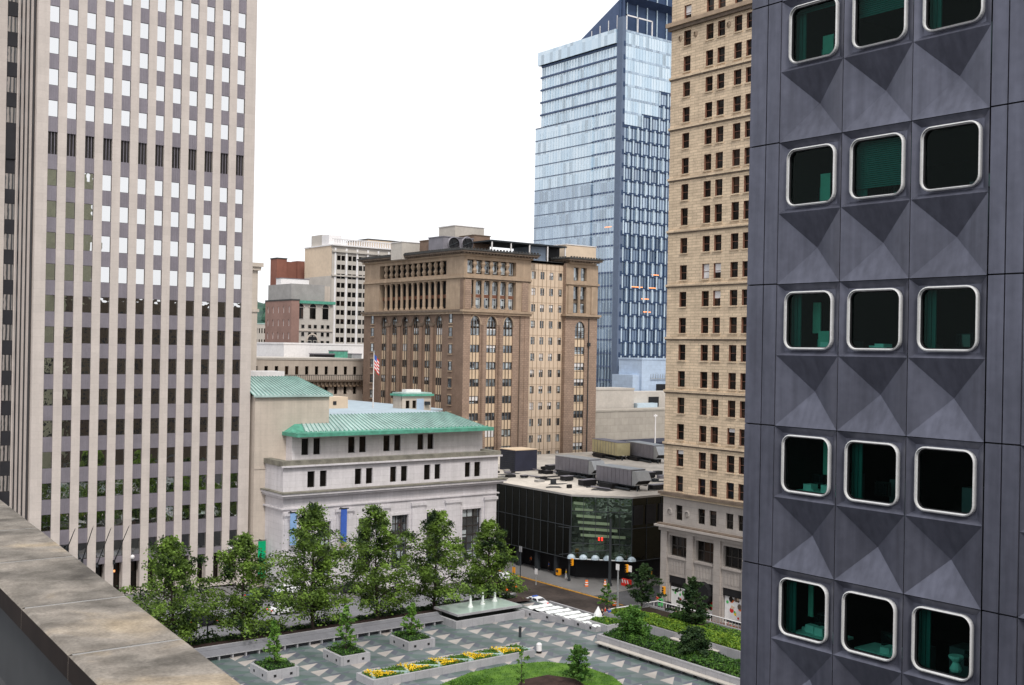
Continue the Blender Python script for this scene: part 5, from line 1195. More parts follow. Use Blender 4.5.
q.box(cx7, uE, 399.5, 400, zt + 2.4, zt + 2.8, 'white_wall'); T.part('roof_lattice', q)
f_ = Face('y', 404.); q = MB(); a, b = f_.U(329, 240), f_.U(341.5, 240); q.box(a, b, 404, 410, zt, f_.V(335, 235), 'white_wall'); T.part('penthouse', q)
q = MB(); fx = Face('x', a); q.box(a + .2, b - .5, 410, max(412, fx.U(311, 240)), zt, f_.V(335, 234), 'white_brick'); T.part('penthouse', q)
f_ = Face('y', 450.)
T, a, b, zt = block('beige_penthouse_building', 'plain beige block rising behind the white office building roof', f_, 368, 401, 241, 20, -3, 'cream', None)
q = MB(); q.fb(f_, b - 5, b - 4, zt - 3.2, zt - 1.4, .0, .05, 'gasket'); T.part('window', q)
# small far building by the hill, beyond right edge of left tower
F8 = Face('y', 520.)
T, a, b, zt = block('small_pale_building', 'small pale building with green roof at the foot of the wooded hill', F8, 240, 266, 324, 30, -3, 'white_brick', 10, 5.5, 'dark_glass', .5, .45, 'copper', 2.0)
# panels buildings right of the brick building
F9 = Face('y', 225.)
T, a, b, zt = block('beige_panel_building', 'low windowless beige panel building between the brown brick building and the tan tower', F9, 588, 690, 411, 6, -3, 'beige_panel', None, topm='beige_panel')
F10 = Face('y', 232.)
T, a, b, zt = block('pale_panel_building', 'pale upper panel building stepping back above the beige panel wall', F10, 590, 634, 390, 8, -3, 'white_brick', None, topm='white_brick')
q = MB(); fz_ = F10; q.fb(F10, b, F10.U(690, 400), -3, F10.V(650, 392), -1.5, -8, 'white_brick'); q.fb(F10, b + .5, F10.U(655, 405), F10.V(645, 412), F10.V(645, 403), -1.4, 1.0, 'bt_fin'); T.part('stepped_wall', q)
T.part('terrace_opening', (lambda q: (q.fb(F10, F10.U(652, 400), F10.U(662, 400), F10.V(655, 407), F10.V(655, 397), -1.4, -1.3, 'gasket'), q)[1])(MB()))
F11 = Face('y', 243.)
T, a, b, zt = block('light_blue_building', 'light blue panelled building with balconies left of the tan tower', F11, 642, 690, 360, 10, -3, 'blue_panel', None, topm='blue_panel')
q = MB(); q.fb(F11, F11.U(635, 380), a, -3, F11.V(638, 375), -1, -10, 'blue_panel'); T.part('side_wing', q)
q = MB(); q.fb(F11, F11.U(656, 388), F11.U(668, 388), F11.V(660, 393), F11.V(660, 384), .01, .1, 'gasket'); q.fb(F11, F11.U(648, 408), F11.U(668, 408), F11.V(660, 413), F11.V(660, 396), .01, .1, 'gasket'); T.part('balcony_opening', q)
q = MB(); q.fb(F11, F11.U(650, 375), F11.U(668, 375), F11.V(660, 379), F11.V(660, 378.4), .3, .5, 'steel')
for k in range(8): u = F11.U(650, 375) + k; q.fb(F11, u, u + .1, F11.V(660, 379), F11.V(660, 374), .3, .4, 'steel')
T.part('railing', q)
F12 = Face('y', 205.)
T, a, b, zt = block('dark_roof_screen', 'black screen wall with small machines below the beige panel building', F12, 636, 690, 444, 10, 11, 'gasket', None, topm='unit_navy')
p = ony(655.5, 414, 202.); T2 = Thing('roof_mast', 'slim white mast rising from the roof beside the tan tower', 'mast', (p[0], 202, Z1))
q = MB(); q.tube([(p[0], 202, Z1), (p[0], 202, p[2])], [.2, .14], 'white_wall', 6); T2.part('mast', q); q = MB(); q.box(p[0] - .6, p[0] + .6, 201.9, 202.1, p[2] - .6, p[2] - .2, 'white_wall'); T2.part('crossarm', q)

# ================================================================== VEGETATION
def leaf(mb, c, s, m, rr, up=.5):
    d = Vector((rr.gauss(0, 1), rr.gauss(0, 1), rr.gauss(0, 1) + up)); 
    if d.length < .01: return
    d.normalize(); a = d.cross(Vector((rr.random(), rr.random(), rr.random()))).normalized() * s; b = d.cross(a).normalized() * s * .62
    n = len(mb.v); mb.v += [tuple(c - a), tuple(c + b), tuple(c + a), tuple(c - b)]; mb.f.append((n, n + 1, n + 2, n + 3)); mb.m.append(m)
def tree(name, lab, base, h, r, leafm, seed, group=None, nclump=70, per=70, ls=.17, clear=.16, kind='oval', droop=.3, tr=.16, parent_mats='bark', cl=1.):
    rr = random.Random(seed); bx, by, bz = base
    T = Thing(name, lab, 'tree', base, group)
    q = MB(); lean = (rr.uniform(-.03, .03) * h, rr.uniform(-.03, .03) * h)
    def ax(t_): return Vector((bx + lean[0] * t_ + .03 * r * math.sin(t_ * 9 + seed), by + lean[1] * t_ + .03 * r * math.cos(t_ * 7 + seed), bz + h * t_))
    q.tube([ax(0), ax(.04), ax(.2), ax(.5), ax(.8), ax(.95)], [tr * 1.5, tr, tr * .85, tr * .5, tr * .22, .02], parent_mats, 7)
    lf = MB(); mi = lf.mi(leafm); lob = [rr.uniform(.72, 1.25) for _ in range(9)]
    for k in range(nclump):
        t_ = clear + (1 - clear) * ((k + rr.random()) / nclump) ** 1.12; s_ = (t_ - clear) / (1 - clear)
        if kind == 'oval': pr = min(1, .66 + s_ * 1.7) * max(.02, 1 - (max(0, s_ - .34) / .68) ** 1.6) ** .8
        elif kind == 'cone': pr = (1 - s_) ** .75 * min(1, .6 + s_ * 4)
        else: pr = math.sin(math.pi * min(1, .25 + s_ * .74)) ** .5
        a = k * 2.4 + rr.uniform(-.5, .5); lb = lob[int((a % 6.283) / 6.284 * 9)] * (.85 + .3 * math.sin(s_ * 17 + seed + a))
        rad_ = r * pr * lb * rr.choice((.5, .8, 1.0, 1.15))
        st = ax(max(.06, t_ - .14 * rr.uniform(.5, 1.4))); en = ax(min(1, t_ + .02)) + Vector((math.cos(a) * rad_, math.sin(a) * rad_, -droop * rad_ * .35))
        mid = st.lerp(en, .5) + Vector((0, 0, rad_ * .16))
        if rad_ > r * .25: q.tube([st, mid, en], [tr * .28 * (1.1 - s_), tr * .16, .015], parent_mats, 4, False)
        cr2 = cl * r * rr.uniform(.16, .32) * (.6 + .4 * pr)
        n = int(per * rr.uniform(.5, 1.3)); d_ = (en - mid)
        for j in range(n):
            f_ = rr.random() ** .7; g_ = Vector((rr.gauss(0, .42), rr.gauss(0, .42), rr.gauss(0, .24))) * cr2 * (1.2 - .5 * f_)
            g_.z -= droop * (g_.x ** 2 + g_.y ** 2) / max(cr2, .1) * .7
            c = mid + d_ * (f_ * 1.15) + g_
            leaf(lf, c, ls * rr.uniform(.7, 1.3), mi, rr)
    T.part('trunk', q); T.part('crown', lf); return T
G = 'street trees in the bed along the plaza wall'
for i, (px, ht, rad_, seed, lab) in enumerate(((174, 12.2, 5.3, 1, 'leftmost large street tree, partly behind the stone parapet'), (242, 11.8, 4.9, 2, 'street tree right of the leftmost one, in front of the green banner'),
        (313, 14.6, 5.7, 3, 'tallest street tree, in front of the left end of the bank hall'), (377, 13.8, 5.1, 14, 'street tree in front of the middle of the bank hall'),
        (435, 12.6, 4.5, 5, 'street tree left of the fountain, before the bank hall windows'), (488, 10.8, 4.3, 6, 'rightmost street tree, behind the fountain near the bank corner'))):
    b = onz(px, 620, 2.2); b = (b[0], 116.9, 2.2)
    b = (ony(px, 600, 116.9)[0], 116.9, 2.2)
    tree('street_tree', lab, b, ht, rad_, 'leaf', seed, G, (84, 74, 98, 88, 78, 74)[i], 175, .155, .2, 'oval', .7, .2, 'bark', 1.08)
b = ony(88, 600, 121.0); tree('street_tree', 'low tree top just above the stone parapet under the flagpoles', (b[0], 121., .1), 8.6, 2.4, 'leaf_mid', 31, None, 40, 60, .18)
# second row behind, low shrubs along street
rr = random.Random(9)
sb = MB(); mi = sb.mi('leaf_dark')
for k in range(5200):
    x = rr.uniform(44, 92); sb_h = .7 + .5 * math.sin(x * .8) + .3 * math.sin(x * 2.3)
    leaf(sb, Vector((x, 118.6 + rr.gauss(0, .35), 2.2 + rr.random() * max(.15, sb_h))), .16, mi, rr)
o = solo('street_side_hedge', sb, 'low dark shrubs along the street edge of the tree bed', 'shrubs'); o['kind'] = 'stuff'
# ================================================================== PLAZA FURNITURE
# tree bed + bench wall
T = Thing('bench_wall', 'long pale granite bench wall in front of the tree bed', 'wall', (62, 112.5, 2))
x0, x1 = 40., 76.3
q = MB(); q.poly([(x0, 112.0, 2.55), (x1, 112.0, 2.55), (x1, 113.2, 3.25), (x0, 113.2, 3.25)], 'granite_mid'); q.poly([(x0, 112.0, 2.45), (x1, 112.0, 2.45), (x1, 112.0, 2.55), (x0, 112.0, 2.55)], 'granite'); q.box(x0, x1, 113.2, 113.5, 2, 3.25, 'granite'); q.poly([(x0, 112, 2.45), (x1, 112, 2.45), (x1, 113.2, 2.45), (x0, 113.2, 2.45)], 'granite'); T.part('seat', q)
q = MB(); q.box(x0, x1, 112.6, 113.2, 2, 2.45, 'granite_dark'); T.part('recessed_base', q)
for k in range(24):
    q = MB(); x = x0 + .6 + k * 1.5; q.box(x, x + .14, 112.08, 112.6, 2, 2.45, 'granite'); T.part('bracket', q)
q = MB(); q.poly([(40, 113.5, 2.9), (76.3, 113.5, 2.9), (76.3, 119.4, 2.1), (40, 119.4, 2.1)], 'mulch'); q.poly([(76.3, 115.5, 2.6), (93, 115.5, 2.3), (93, 119.4, 2.1), (76.3, 119.4, 2.1)], 'mulch')
struct('tree_bed', q)
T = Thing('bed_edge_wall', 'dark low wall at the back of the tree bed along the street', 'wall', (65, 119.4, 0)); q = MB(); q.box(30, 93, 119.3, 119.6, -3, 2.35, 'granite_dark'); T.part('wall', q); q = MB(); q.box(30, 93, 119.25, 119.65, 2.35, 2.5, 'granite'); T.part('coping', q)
# square planters with young trees
PL = [('front left square granite planter nearest the parapet', 'small bright green young tree in the leftmost square planter', 48.9, 102.3, 3.5, 3.9, 4.6, 'low dark groundcover in the leftmost square planter'),
      ('middle square granite planter', 'small bright green young tree in the middle square planter', 57.5, 103.0, 3.4, 4.1, 4.9, 'low dark groundcover in the middle square planter'),
      ('right square granite planter nearest the fountain', 'small bright green young tree in the right square planter', 66.4, 104.1, 3.4, 4.3, 3.9, 'low dark groundcover in the right square planter')]
proto = None
for i, (l1, l2, x, y, wx, wy, ht, l3) in enumerate(PL):
    if i == 0:
        T = Thing('square_planter', l1, 'planter', (x, y, 2), 'square granite planters on the plaza')
        q = MB(); t_ = .3
        q.box(x, x + wx, y, y + t_, 2, 2.95, 'granite'); q.box(x, x + wx, y + wy - t_, y + wy, 2, 2.95, 'granite'); q.box(x, x + t_, y + t_, y + wy - t_, 2, 2.95, 'granite'); q.box(x + wx - t_, x + wx, y + t_, y + wy - t_, 2, 2.95, 'granite'); T.part('planter_box', q)
        q = MB(); q.box(x + t_, x + wx - t_, y + t_, y + wy - t_, 2, 2.75, 'soil'); T.part('soil', q)
        q = MB()
        for a in (.25, .75): q.box(x + wx * a - .14, x + wx * a + .14, y - .02, y, 2.3, 2.55, 'gasket'); q.box(x - .02, x, y + wy * a - .14, y + wy * a + .14, 2.3, 2.55, 'gasket')
        T.part('light_fitting', q); proto = T.r
    else:
        c = copy_tree(proto, l1); c.location = (x, y, 2)
    g_ = MB(); mi = g_.mi('leaf_dark'); mi2 = g_.mi('leaf_mid')
    for k in range(2200): leaf(g_, Vector((x + R.uniform(.3, wx - .3), y + R.uniform(.3, wy - .3), 2.75 + R.random() * .45)), .11, mi if R.random() < .55 else mi2, R)
    o = solo('groundcover', g_, l3, 'groundcover'); o['kind'] = 'stuff'
    tree('young_tree', l2, (x + wx / 2, y + wy / 2, 2.75), ht, 1.45, 'leaf_lime', 40 + i, 'young trees in the square planters', 34, 34, .14, .12, 'cone', -.2, .07)
# long flower planter
fx0, fx1, fy0, fy1 = 56.4, 76.5, 94.7, 97.9
T = Thing('flower_planter', 'long low granite planter with yellow flowers and zigzag dividers', 'planter', (66, 96, 2)); t_ = .3
q = MB(); q.box(fx0, fx1, fy0, fy0 + t_, 2, 2.75, 'granite'); q.box(fx0, fx1, fy1 - t_, fy1, 2, 2.75, 'granite'); q.box(fx0, fx0 + t_, fy0 + t_, fy1 - t_, 2, 2.75, 'granite'); q.box(fx1 - t_, fx1, fy0 + t_, fy1 - t_, 2, 2.75, 'granite'); T.part('planter_box', q)
q = MB(); q.box(fx0 + t_, fx1 - t_, fy0 + t_, fy1 - t_, 2, 2.6, 'soil'); T.part('soil', q)
nseg = 5; sl_ = (fx1 - fx0 - .6) / nseg
q = MB()
for k in range(nseg):
    xa = fx0 + .3 + k * sl_
    for p0, p1 in (((xa + .1, fy0 + .4), (xa + .9, fy1 - .4)), ((xa + .9, fy1 - .4), (xa + sl_, fy0 + .4))):
        d = (Vector(p1) - Vector(p0)).normalized(); n_ = Vector((-d.y, d.x)) * .14
        q.prism([(p0[0] - n_.x, p0[1] - n_.y), (p1[0] - n_.x, p1[1] - n_.y), (p1[0] + n_.x, p1[1] + n_.y), (p0[0] + n_.x, p0[1] + n_.y)], 2.6, 2.9, 'copper')
T.part('zigzag_divider', q)
g_ = MB(); y_ = MB(); mi = g_.mi('grass'); mj = g_.mi('leaf_mid'); my = y_.mi('yellow'); mk = y_.mi('orange')
for k in range(7000):
    x, y = R.uniform(fx0 + .35, fx1 - .35), R.uniform(fy0 + .35, fy1 - .35); ph = ((x - fx0) / sl_) % 1; tt = (y - fy0) / (fy1 - fy0)
    leaf(g_, Vector((x, y, 2.6 + R.random() * .3)), .1, mi if R.random() < .6 else mj, R)
    if ph > .12 and ph < .2 + .68 * (1 - tt) and R.random() < .4: leaf(y_, Vector((x, y, 2.85 + R.random() * .25)), .1, my, R)
o = solo('planter_greenery', g_, 'green ground plants filling the long flower planter', 'plants'); o['kind'] = 'stuff'
o = solo('yellow_flowers', y_, 'yellow flowers in triangular patches of the long planter', 'flowers'); o['kind'] = 'stuff'
# black post and white bin near its end
p = onz(520, 637, 2); T = Thing('black_bollard', 'short black post at the end of the flower planter', 'bollard', p); q = MB(); q.tube([p, (p[0], p[1], 3.1)], .16, 'steel_dark', 8); T.part('post', q); q = MB(); q.tube([(p[0], p[1], 3.1), (p[0], p[1], 3.2)], [.2, .12], 'steel_dark', 8); T.part('cap', q)
p = onz(539, 653, 2); T = Thing('white_topped_bin', 'white and black litter bin standing right of the flower planter', 'bin', p); q = MB(); q.tube([p, (p[0], p[1], 2.25)], .3, 'gasket', 10); T.part('base', q); q = MB(); q.tube([(p[0], p[1], 2.25), (p[0], p[1], 2.95)], .3, 'white_wall', 10); T.part('bin_body', q); q = MB(); q.tube([(p[0], p[1], 2.95), (p[0], p[1], 3.1)], [.32, .2], 'white_wall', 10); T.part('lid', q)
# fountain
T = Thing('fountain', 'raised rectangular fountain basin with pale green water on a granite curb', 'fountain', (81, 111, 2))
q = MB(); a, b, c, e = 76.3, 86.6, 109.3, 114.8
q.box(a, b, c, c + .35, 2, 2.85, 'granite'); q.box(a, a + .35, c + .35, e, 2, 2.85, 'granite'); q.box(b - .35, b, c + .35, e, 2, 2.85, 'granite'); q.box(a + .35, b - .35, e - .35, e, 2, 2.85, 'granite'); q.box(a + .35, b - .35, c + .35, e - .35, 2, 2.4, 'leaf_mid'); T.part('outer_curb', q)
q = MB(); q.box(a + 1.3, b - .9, c + 1.2, e - .6, 2.4, 3.2, 'gasket'); T.part('pedestal', q)
q = MB(); a2, b2, c2, e2 = a + .7, b + .1, c + .7, e + .3
q.box(a2, b2, c2, e2, 3.2, 3.38, 'granite'); q.box(a2, b2, c2, c2 + .12, 3.38, 3.46, 'granite'); q.box(a2, b2, e2 - .12, e2, 3.38, 3.46, 'granite'); q.box(a2, a2 + .12, c2 + .12, e2 - .12, 3.38, 3.46, 'granite'); q.box(b2 - .12, b2, c2 + .12, e2 - .12, 3.38, 3.46, 'granite'); T.part('basin', q)
q = MB(); q.box(a2 + .12, b2 - .12, c2 + .12, e2 - .12, 3.38, 3.44, 'water'); T.part('water', q)
for k in range(3):
    p = onz((470.5, 482.7, 494.8)[k], (607, 604, 601)[k], 3.44); q = MB(); hj = 1.45
    q.tube([(p[0], p[1], 3.44), (p[0], p[1], 3.9), (p[0], p[1], 3.44 + hj * .8), (p[0], p[1], 3.44 + hj)], [.34, .17, .12, .03], 'foam', 7, True); T.part('water_jet', q, smooth=True)
# cascade
T = Thing('water_cascade', 'stepped cascade of white water running right from the fountain along the plaza edge', 'fountain', (89, 106, 2))
pts = [(86.7, 110.2), (87.6, 107.8), (88.3, 105.4), (88.7, 103.0), (88.9, 100.6), (89.0, 98.9)]
for k in range(6):
    p0 = Vector(pts[k]) if k < 6 else None
    if k < 5:
        p1 = Vector(pts[k + 1]); q = MB(); zz = 2.95 - .03 * k
        q.poly([(p0.x, p0.y, 2), (p1.x, p1.y, 2), (p1.x, p1.y, zz - .25), (p0.x, p0.y, zz)], 'granite')
        q.poly([(p0.x, p0.y, zz), (p1.x, p1.y, zz - .25), (p1.x + .35, p1.y + .02, zz - .25), (p0.x + .35, p0.y + .02, zz)], 'granite')
        T.part('side_wall', q)
        q = MB(); mid = p0.lerp(p1, .5); q.box(mid.x - .05, mid.x + .02, mid.y - .15, mid.y + .15, 2.3, 2.55, 'gasket'); T.part('light_fitting', q)
for k in range(8):
    y1 = 111.4 - k * 1.55; xw = 87.9 + (min(k, 5)) * .22; q = MB(); zz = 2.7 - .03 * k; n = 10; dpt = 3.9
    for i in range(n):
        for j in range(5):
            def wp_(i, j):
                return (xw + dpt * i / n, y1 - 1.5 * j / 5, zz + .22 * math.sin(j / 5 * 2.6) + .1 * math.sin(i * 2.3 + k * 5 + j * 1.7) * math.sin(i * .9 + k) - .07 * i / n)
            q.poly([wp_(i, j), wp_(i + 1, j), wp_(i + 1, j + 1), wp_(i, j + 1)], 'foam')
    q.box(xw, xw + dpt, y1 - 1.54, y1 - 1.5, 2.0, zz + .1, 'granite')
    T.part('water_step', q)
q = MB(); q.box(93.0, 93.3, 99, 112.5, 2, 2.7, 'granite'); T.part('outer_curb', q)
# corner planter and garden beds
def bedbox(name, lab, x0, x1, y0, y1, z1, t=.3, bench=False):
    T = Thing(name, lab, 'planter', (x0, y0, 2)); q = MB()
    q.box(x0, x1, y0, y0 + t, 2, z1, 'granite'); q.box(x0, x1, y1 - t, y1, 2, z1, 'granite'); q.box(x0, x0 + t, y0 + t, y1 - t, 2, z1, 'granite'); q.box(x1 - t, x1, y0 + t, y1 - t, 2, z1, 'granite'); T.part('wall', q)
    q = MB(); q.box(x0 + t, x1 - t, y0 + t, y1 - t, 2, z1 - .2, 'soil'); T.part('soil', q)
    if bench:
        for (c, e) in bench:
            q = MB(); q.box(x0 - .75, x0 - .02, c, e, 2.38, 2.5, 'white_brick'); T.part('bench_seat', q)
            q = MB(); k = c + .3
            while k < e: q.box(x0 - .5, x0 - .02, k, k + .15, 2, 2.38, 'granite_dark'); k += 1.6
            T.part('bench_support', q)
    return T
bedbox('garden_bed', 'long granite garden bed with bench, nearest the viewer on the right', 85.6, 90.3, 66, 94.9, 3.15, bench=[(66.5, 94.4)])
bedbox('garden_bed', 'granite garden bed with lime hedge beside the railing', 93.9, 101.6, 79.5, 102.9, 3.0, bench=[(84, 91)])
bedbox('garden_bed', 'short granite garden bed at the far right behind the dark building', 93.9, 101.6, 62, 78.3, 3.0, bench=[(70, 77)])
bedbox('corner_planter', 'small granite planter with shrubs at the end of the cascade', 90.0, 93.2, 98.0, 101.8, 2.85)
def hedge(lab, x0, x1, y0, y1, z0, h, m, n, s=.14, m2=None, name='hedge'):
    g_ = MB(); mi = g_.mi(m); mj = g_.mi(m2 or m)
    for k in range(n):
        x, y = R.uniform(x0, x1), R.uniform(y0, y1); e_ = min(1, (x - x0) * 2, (x1 - x) * 2, (y - y0) * 2, (y1 - y) * 2)
        hh = h * (.55 + .45 * max(0, e_)) * (.75 + .25 * math.sin(x * 2.1) * math.sin(y * 1.7)); leaf(g_, Vector((x, y, z0 + hh * (1 - R.random() ** 2))), s, mi if R.random() < .7 else mj, R)
    o = solo(name, g_, lab, name.split('_')[-1]); o['kind'] = 'stuff'; return o
hedge('mid green hedge filling the nearest garden bed', 86, 90, 66.5, 94.4, 2.9, 1.0, 'leaf_mid', 14000, .13, 'leaf_dark')
hedge('bright lime green hedge inside the bed by the railing', 94.3, 97.6, 80, 102.4, 2.75, .95, 'hedge_lime', 12000, .13, 'leaf_lime')
hedge('dark green shrubs behind the lime hedge', 98.4, 101.0, 92.5, 96.5, 2.75, 1.3, 'leaf_mid', 2200, .14, 'leaf_dark')
hedge('low olive groundcover along the railing', 97.8, 101.2, 80, 92, 2.75, .35, 'leaf_mid', 2500, .12, 'hedge_lime')
hedge('lime green plants in the far right garden bed', 94.3, 101, 62.5, 78, 2.75, .7, 'hedge_lime', 5000, .14, 'leaf_mid')
hedge('small mixed shrubs in the corner planter', 90.3, 92.9, 98.3, 101.5, 2.6, .7, 'leaf_mid', 1500, .12, 'hedge_lime')
# individual round shrubs and trees on the right
def at(px, py, z): return onz(px, py, z)
p = at(636, 655, 2.9); tree('round_shrub_tree', 'round dark shrub tree in the left part of the nearest garden bed', (88.0, 91.6, 2.9), 3.6, 1.9, 'leaf_mid', 60, None, 50, 110, .15, .1, 'round', .2, .1, 'bark', 1.5)
tree('round_shrub_tree', 'round dark shrub tree in the right part of the nearest garden bed', (88.2, 82.6, 2.9), 3.1, 1.9, 'leaf_dark', 61, None, 50, 110, .15, .1, 'round', .2, .1, 'bark', 1.5)
b = (99.9, 103.3 - .9, 2.8); tree('slender_tree', 'slender dark tree with thin trunk in front of the corner of the tan tower', b, 5.6, 1.7, 'leaf_dark', 62, 'slender trees by the railing', 50, 80, .16, .18, 'oval', .2, .09)
b = (ony(692, 600, 92.0)[0], 92.0, 2.8); tree('slender_tree', 'slender dark tree before the shop posters of the tan tower', b, 5.9, 2.0, 'leaf_dark', 63, 'slender trees by the railing', 50, 90, .16, .15, 'oval', .2, .09)
p = at(578, 682, 2.1); tree('young_tree', 'bushy bright green young tree at the edge of the lawn', p, 3.6, 1.3, 'leaf_mid', 64, None, 36, 80, .14, .12, 'round', .1, .06, 'bark', 1.4)
p = at(521, 690, 2.1); tree('young_tree', 'thin pale green sapling on the lawn', p, 4.2, .9, 'leaf_lime', 65, None, 20, 18, .12, .2, 'oval', .1, .05)
b = onz(607, 609, -3); tree('sidewalk_sapling', 'small light green tree on the street corner by the traffic signs', (b[0], b[1], -2.9), 3.6, 1.5, 'leaf_mid', 66, None, 22, 30, .16, .2, 'oval', .1, .05)
# lawn
q = MB(); lp = [onz(*p, 2) for p in ((380, 720), (440, 686), (470, 673.5), (508, 666), (545, 662.5), (580, 666), (612, 677), (640, 700))]
q.prism([(p[0], p[1]) for p in lp], 2.0, 2.12, 'grass'); struct('lawn', q)
q = MB(); mp = [onz(*p, 2.12) for p in ((500, 705), (522, 680), (548, 675), (575, 679), (592, 690), (590, 710))]; q.prism([(p[0], p[1]) for p in mp], 2.12, 2.15, 'mulch'); struct('mulch_bed', q)
g_ = MB(); mi = g_.mi('grass')
def inpoly(x, y, P):
    c = False
    for i in range(len(P)):
        a, b = P[i], P[i - 1]
        if (a[1] > y) != (b[1] > y) and x < (b[0] - a[0]) * (y - a[1]) / (b[1] - a[1]) + a[0]: c = not c
    return c
xs_ = [p[0] for p in lp]; ysl = [p[1] for p in lp]
for k in range(9000):
    x, y = R.uniform(min(xs_), max(xs_)), R.uniform(min(ysl), max(ysl))
    if inpoly(x, y, lp) and not inpoly(x, y, mp): leaf(g_, Vector((x, y, 2.14 + R.random() * .08)), .07, mi, R)
o = solo('lawn_grass', g_, 'bright green lawn grass at the bottom centre of the plaza', 'grass'); o['kind'] = 'stuff'
hedge('low mixed plants along the left edge of the lawn', *(lambda p: (p[0] - 2.0, p[0] + 2.2, p[1] - 1.2, p[1] + 1.))(onz(470, 684, 2)), 2.1, .6, 'leaf_mid', 900, .1, 'grass', 'lawn_edge_plants')
# railing
T = Thing('plaza_railing', 'white metal railing along the plaza edge above the street corner', 'railing', (103, 95, 2))
path = [(95.5, 103.4), (103.7, 103.4), (103.7, 60)]
q = MB()
for p0, p1 in zip(path, path[1:]):
    for z in (3.1, 2.2): q.tube([(*p0, z), (*p1, z)], .07 if z > 3 else .04, 'white_wall', 5)
T.part('rail', q)
q = MB(); n = 0
for p0, p1 in zip(path, path[1:]):
    d = Vector(p1) - Vector(p0); k = 0
    while k < d.length: p = Vector(p0) + d.normalized() * k; q.tube([(p.x, p.y, 2), (p.x, p.y, 3.1)], .035 if n % 5 else .06, 'white_wall' if n % 5 == 0 else 'steel', 4); k += .5; n += 1
T.part('baluster', q)

# ================================================================== STREET THINGS
def car(lab, px, py, z, ang, paint, police=False, group='cars on the streets'):
    p = onz(px, py, z); p = (p[0], p[1], gz(p[0]))
    T = Thing('parked_car', lab, 'car', p, group, True); T.r.rotation_euler = (0, 0, ang)
    prof = [(-2.25, .35), (-2.3, .62), (-2.2, .88), (-1.7, .98), (-1.15, 1.36), (-.6, 1.46), (.35, 1.44), (.95, 1.02), (1.9, .88), (2.25, .68), (2.28, .35)]
    q = MB(); n = len(prof); wd = [.84, .88, .88, .84, .66, .62, .62, .84, .86, .82, .84]
    for i in range(n):
        j = (i + 1) % n; a, b = prof[i], prof[j]; q.poly([(a[0], -wd[i], a[1]), (b[0], -wd[j], b[1]), (b[0], wd[j], b[1]), (a[0], wd[i], a[1])], paint)
    for s in (-1, 1):
        low = [(prof[i][0], s * wd[i], prof[i][1]) for i in (0, 1, 2, 3, 7, 8, 9, 10)]; q.poly(low, paint)
        up = [(prof[i][0], s * wd[i], prof[i][1]) for i in (3, 4, 5, 6, 7)]; q.poly(up, paint)
    T.part('body', q)
    for (i, j, nm) in ((3, 4, 'rear_window'), (6, 7, 'windscreen')):
        a, b = Vector((prof[i][0], 0, prof[i][1])), Vector((prof[j][0], 0, prof[j][1])); d = (b - a); nrm = Vector((-d.z, 0, d.x)).normalized() * .015
        if nrm.z < 0: nrm = -nrm
        a1, b1 = a.lerp(b, .12) + nrm, a.lerp(b, .88) + nrm; q = MB(); w1, w2 = wd[i] * .88, wd[j] * .88; q.poly([(a1.x, -w1, a1.z), (b1.x, -w2, b1.z), (b1.x, w2, b1.z), (a1.x, w1, a1.z)], 'car_glass'); T.part(nm, q)
    for s in (-1, 1):
        for x0, x1, x2, x3 in ((-1.45, -1.08, -.35, -.35), (-.25, -.25, .3, .75)):
            q = MB(); q.poly([(x0, s * .835, 1.0), (x3 if x0 < -1 else x3, s * .835, 1.0), (x2, s * .67, 1.38), (x1, s * .67, 1.36)], 'car_glass'); T.part('side_window', q)
        for x in (-1.4, 1.4):
            q = MB(); q.tube([(x, s * .72, .33), (x, s * .9, .33)], .33, 'tyre', 14); w_ = T.part('wheel', q); q = MB(); q.tube([(x, s * .895, .33), (x, s * .91, .33)], .19, 'silver', 10); T.part('rim', q, w_)
        q = MB(); q.box(2.2, 2.295, s * .5 - .16, s * .5 + .16, .6, .74, 'headlamp'); T.part('headlight', q)
        q = MB(); q.box(-2.33, -2.24, s * .6 - .15, s * .6 + .15, .62, .8, 'tail_red'); T.part('tail_light', q)
    if police: q = MB(); q.box(-.3, 0, -.5, .5, 1.47, 1.58, 'blue_cloth'); q.box(-.9, .9, -.9, -.885, .62, .78, 'blue_cloth'); q.box(-.9, .9, .885, .9, .62, .78, 'blue_cloth'); T.part('light_bar', q)
    return T
car('white patrol car with blue stripe on the road behind the cascade', 534, 606, -3, rad(97), 'car_white', True)
car('white car beside the rightmost street tree near the bank corner', 503, 581, -3, rad(80), 'car_white')
car('white car on the street behind the bench wall, below the tallest street tree', 285, 611, -.3, rad(2), 'car_white')
car('silver car on the street between the two leftmost street trees', 232, 622, 0, rad(2), 'car_silver')
car('dark car with red tail lights behind the leftmost street tree', 206, 625, 0, rad(1), 'car_dark')
car('white van-like car parked by the left end of the bank hall', 288, 590, -.5, rad(0), 'car_white')
car('dark car parked before the bank hall between street trees', 345, 592, -1.5, rad(0), 'car_dark')
car('blue car parked before the stone block behind the trees', 262, 596, -.3, rad(0), 'car_blue')
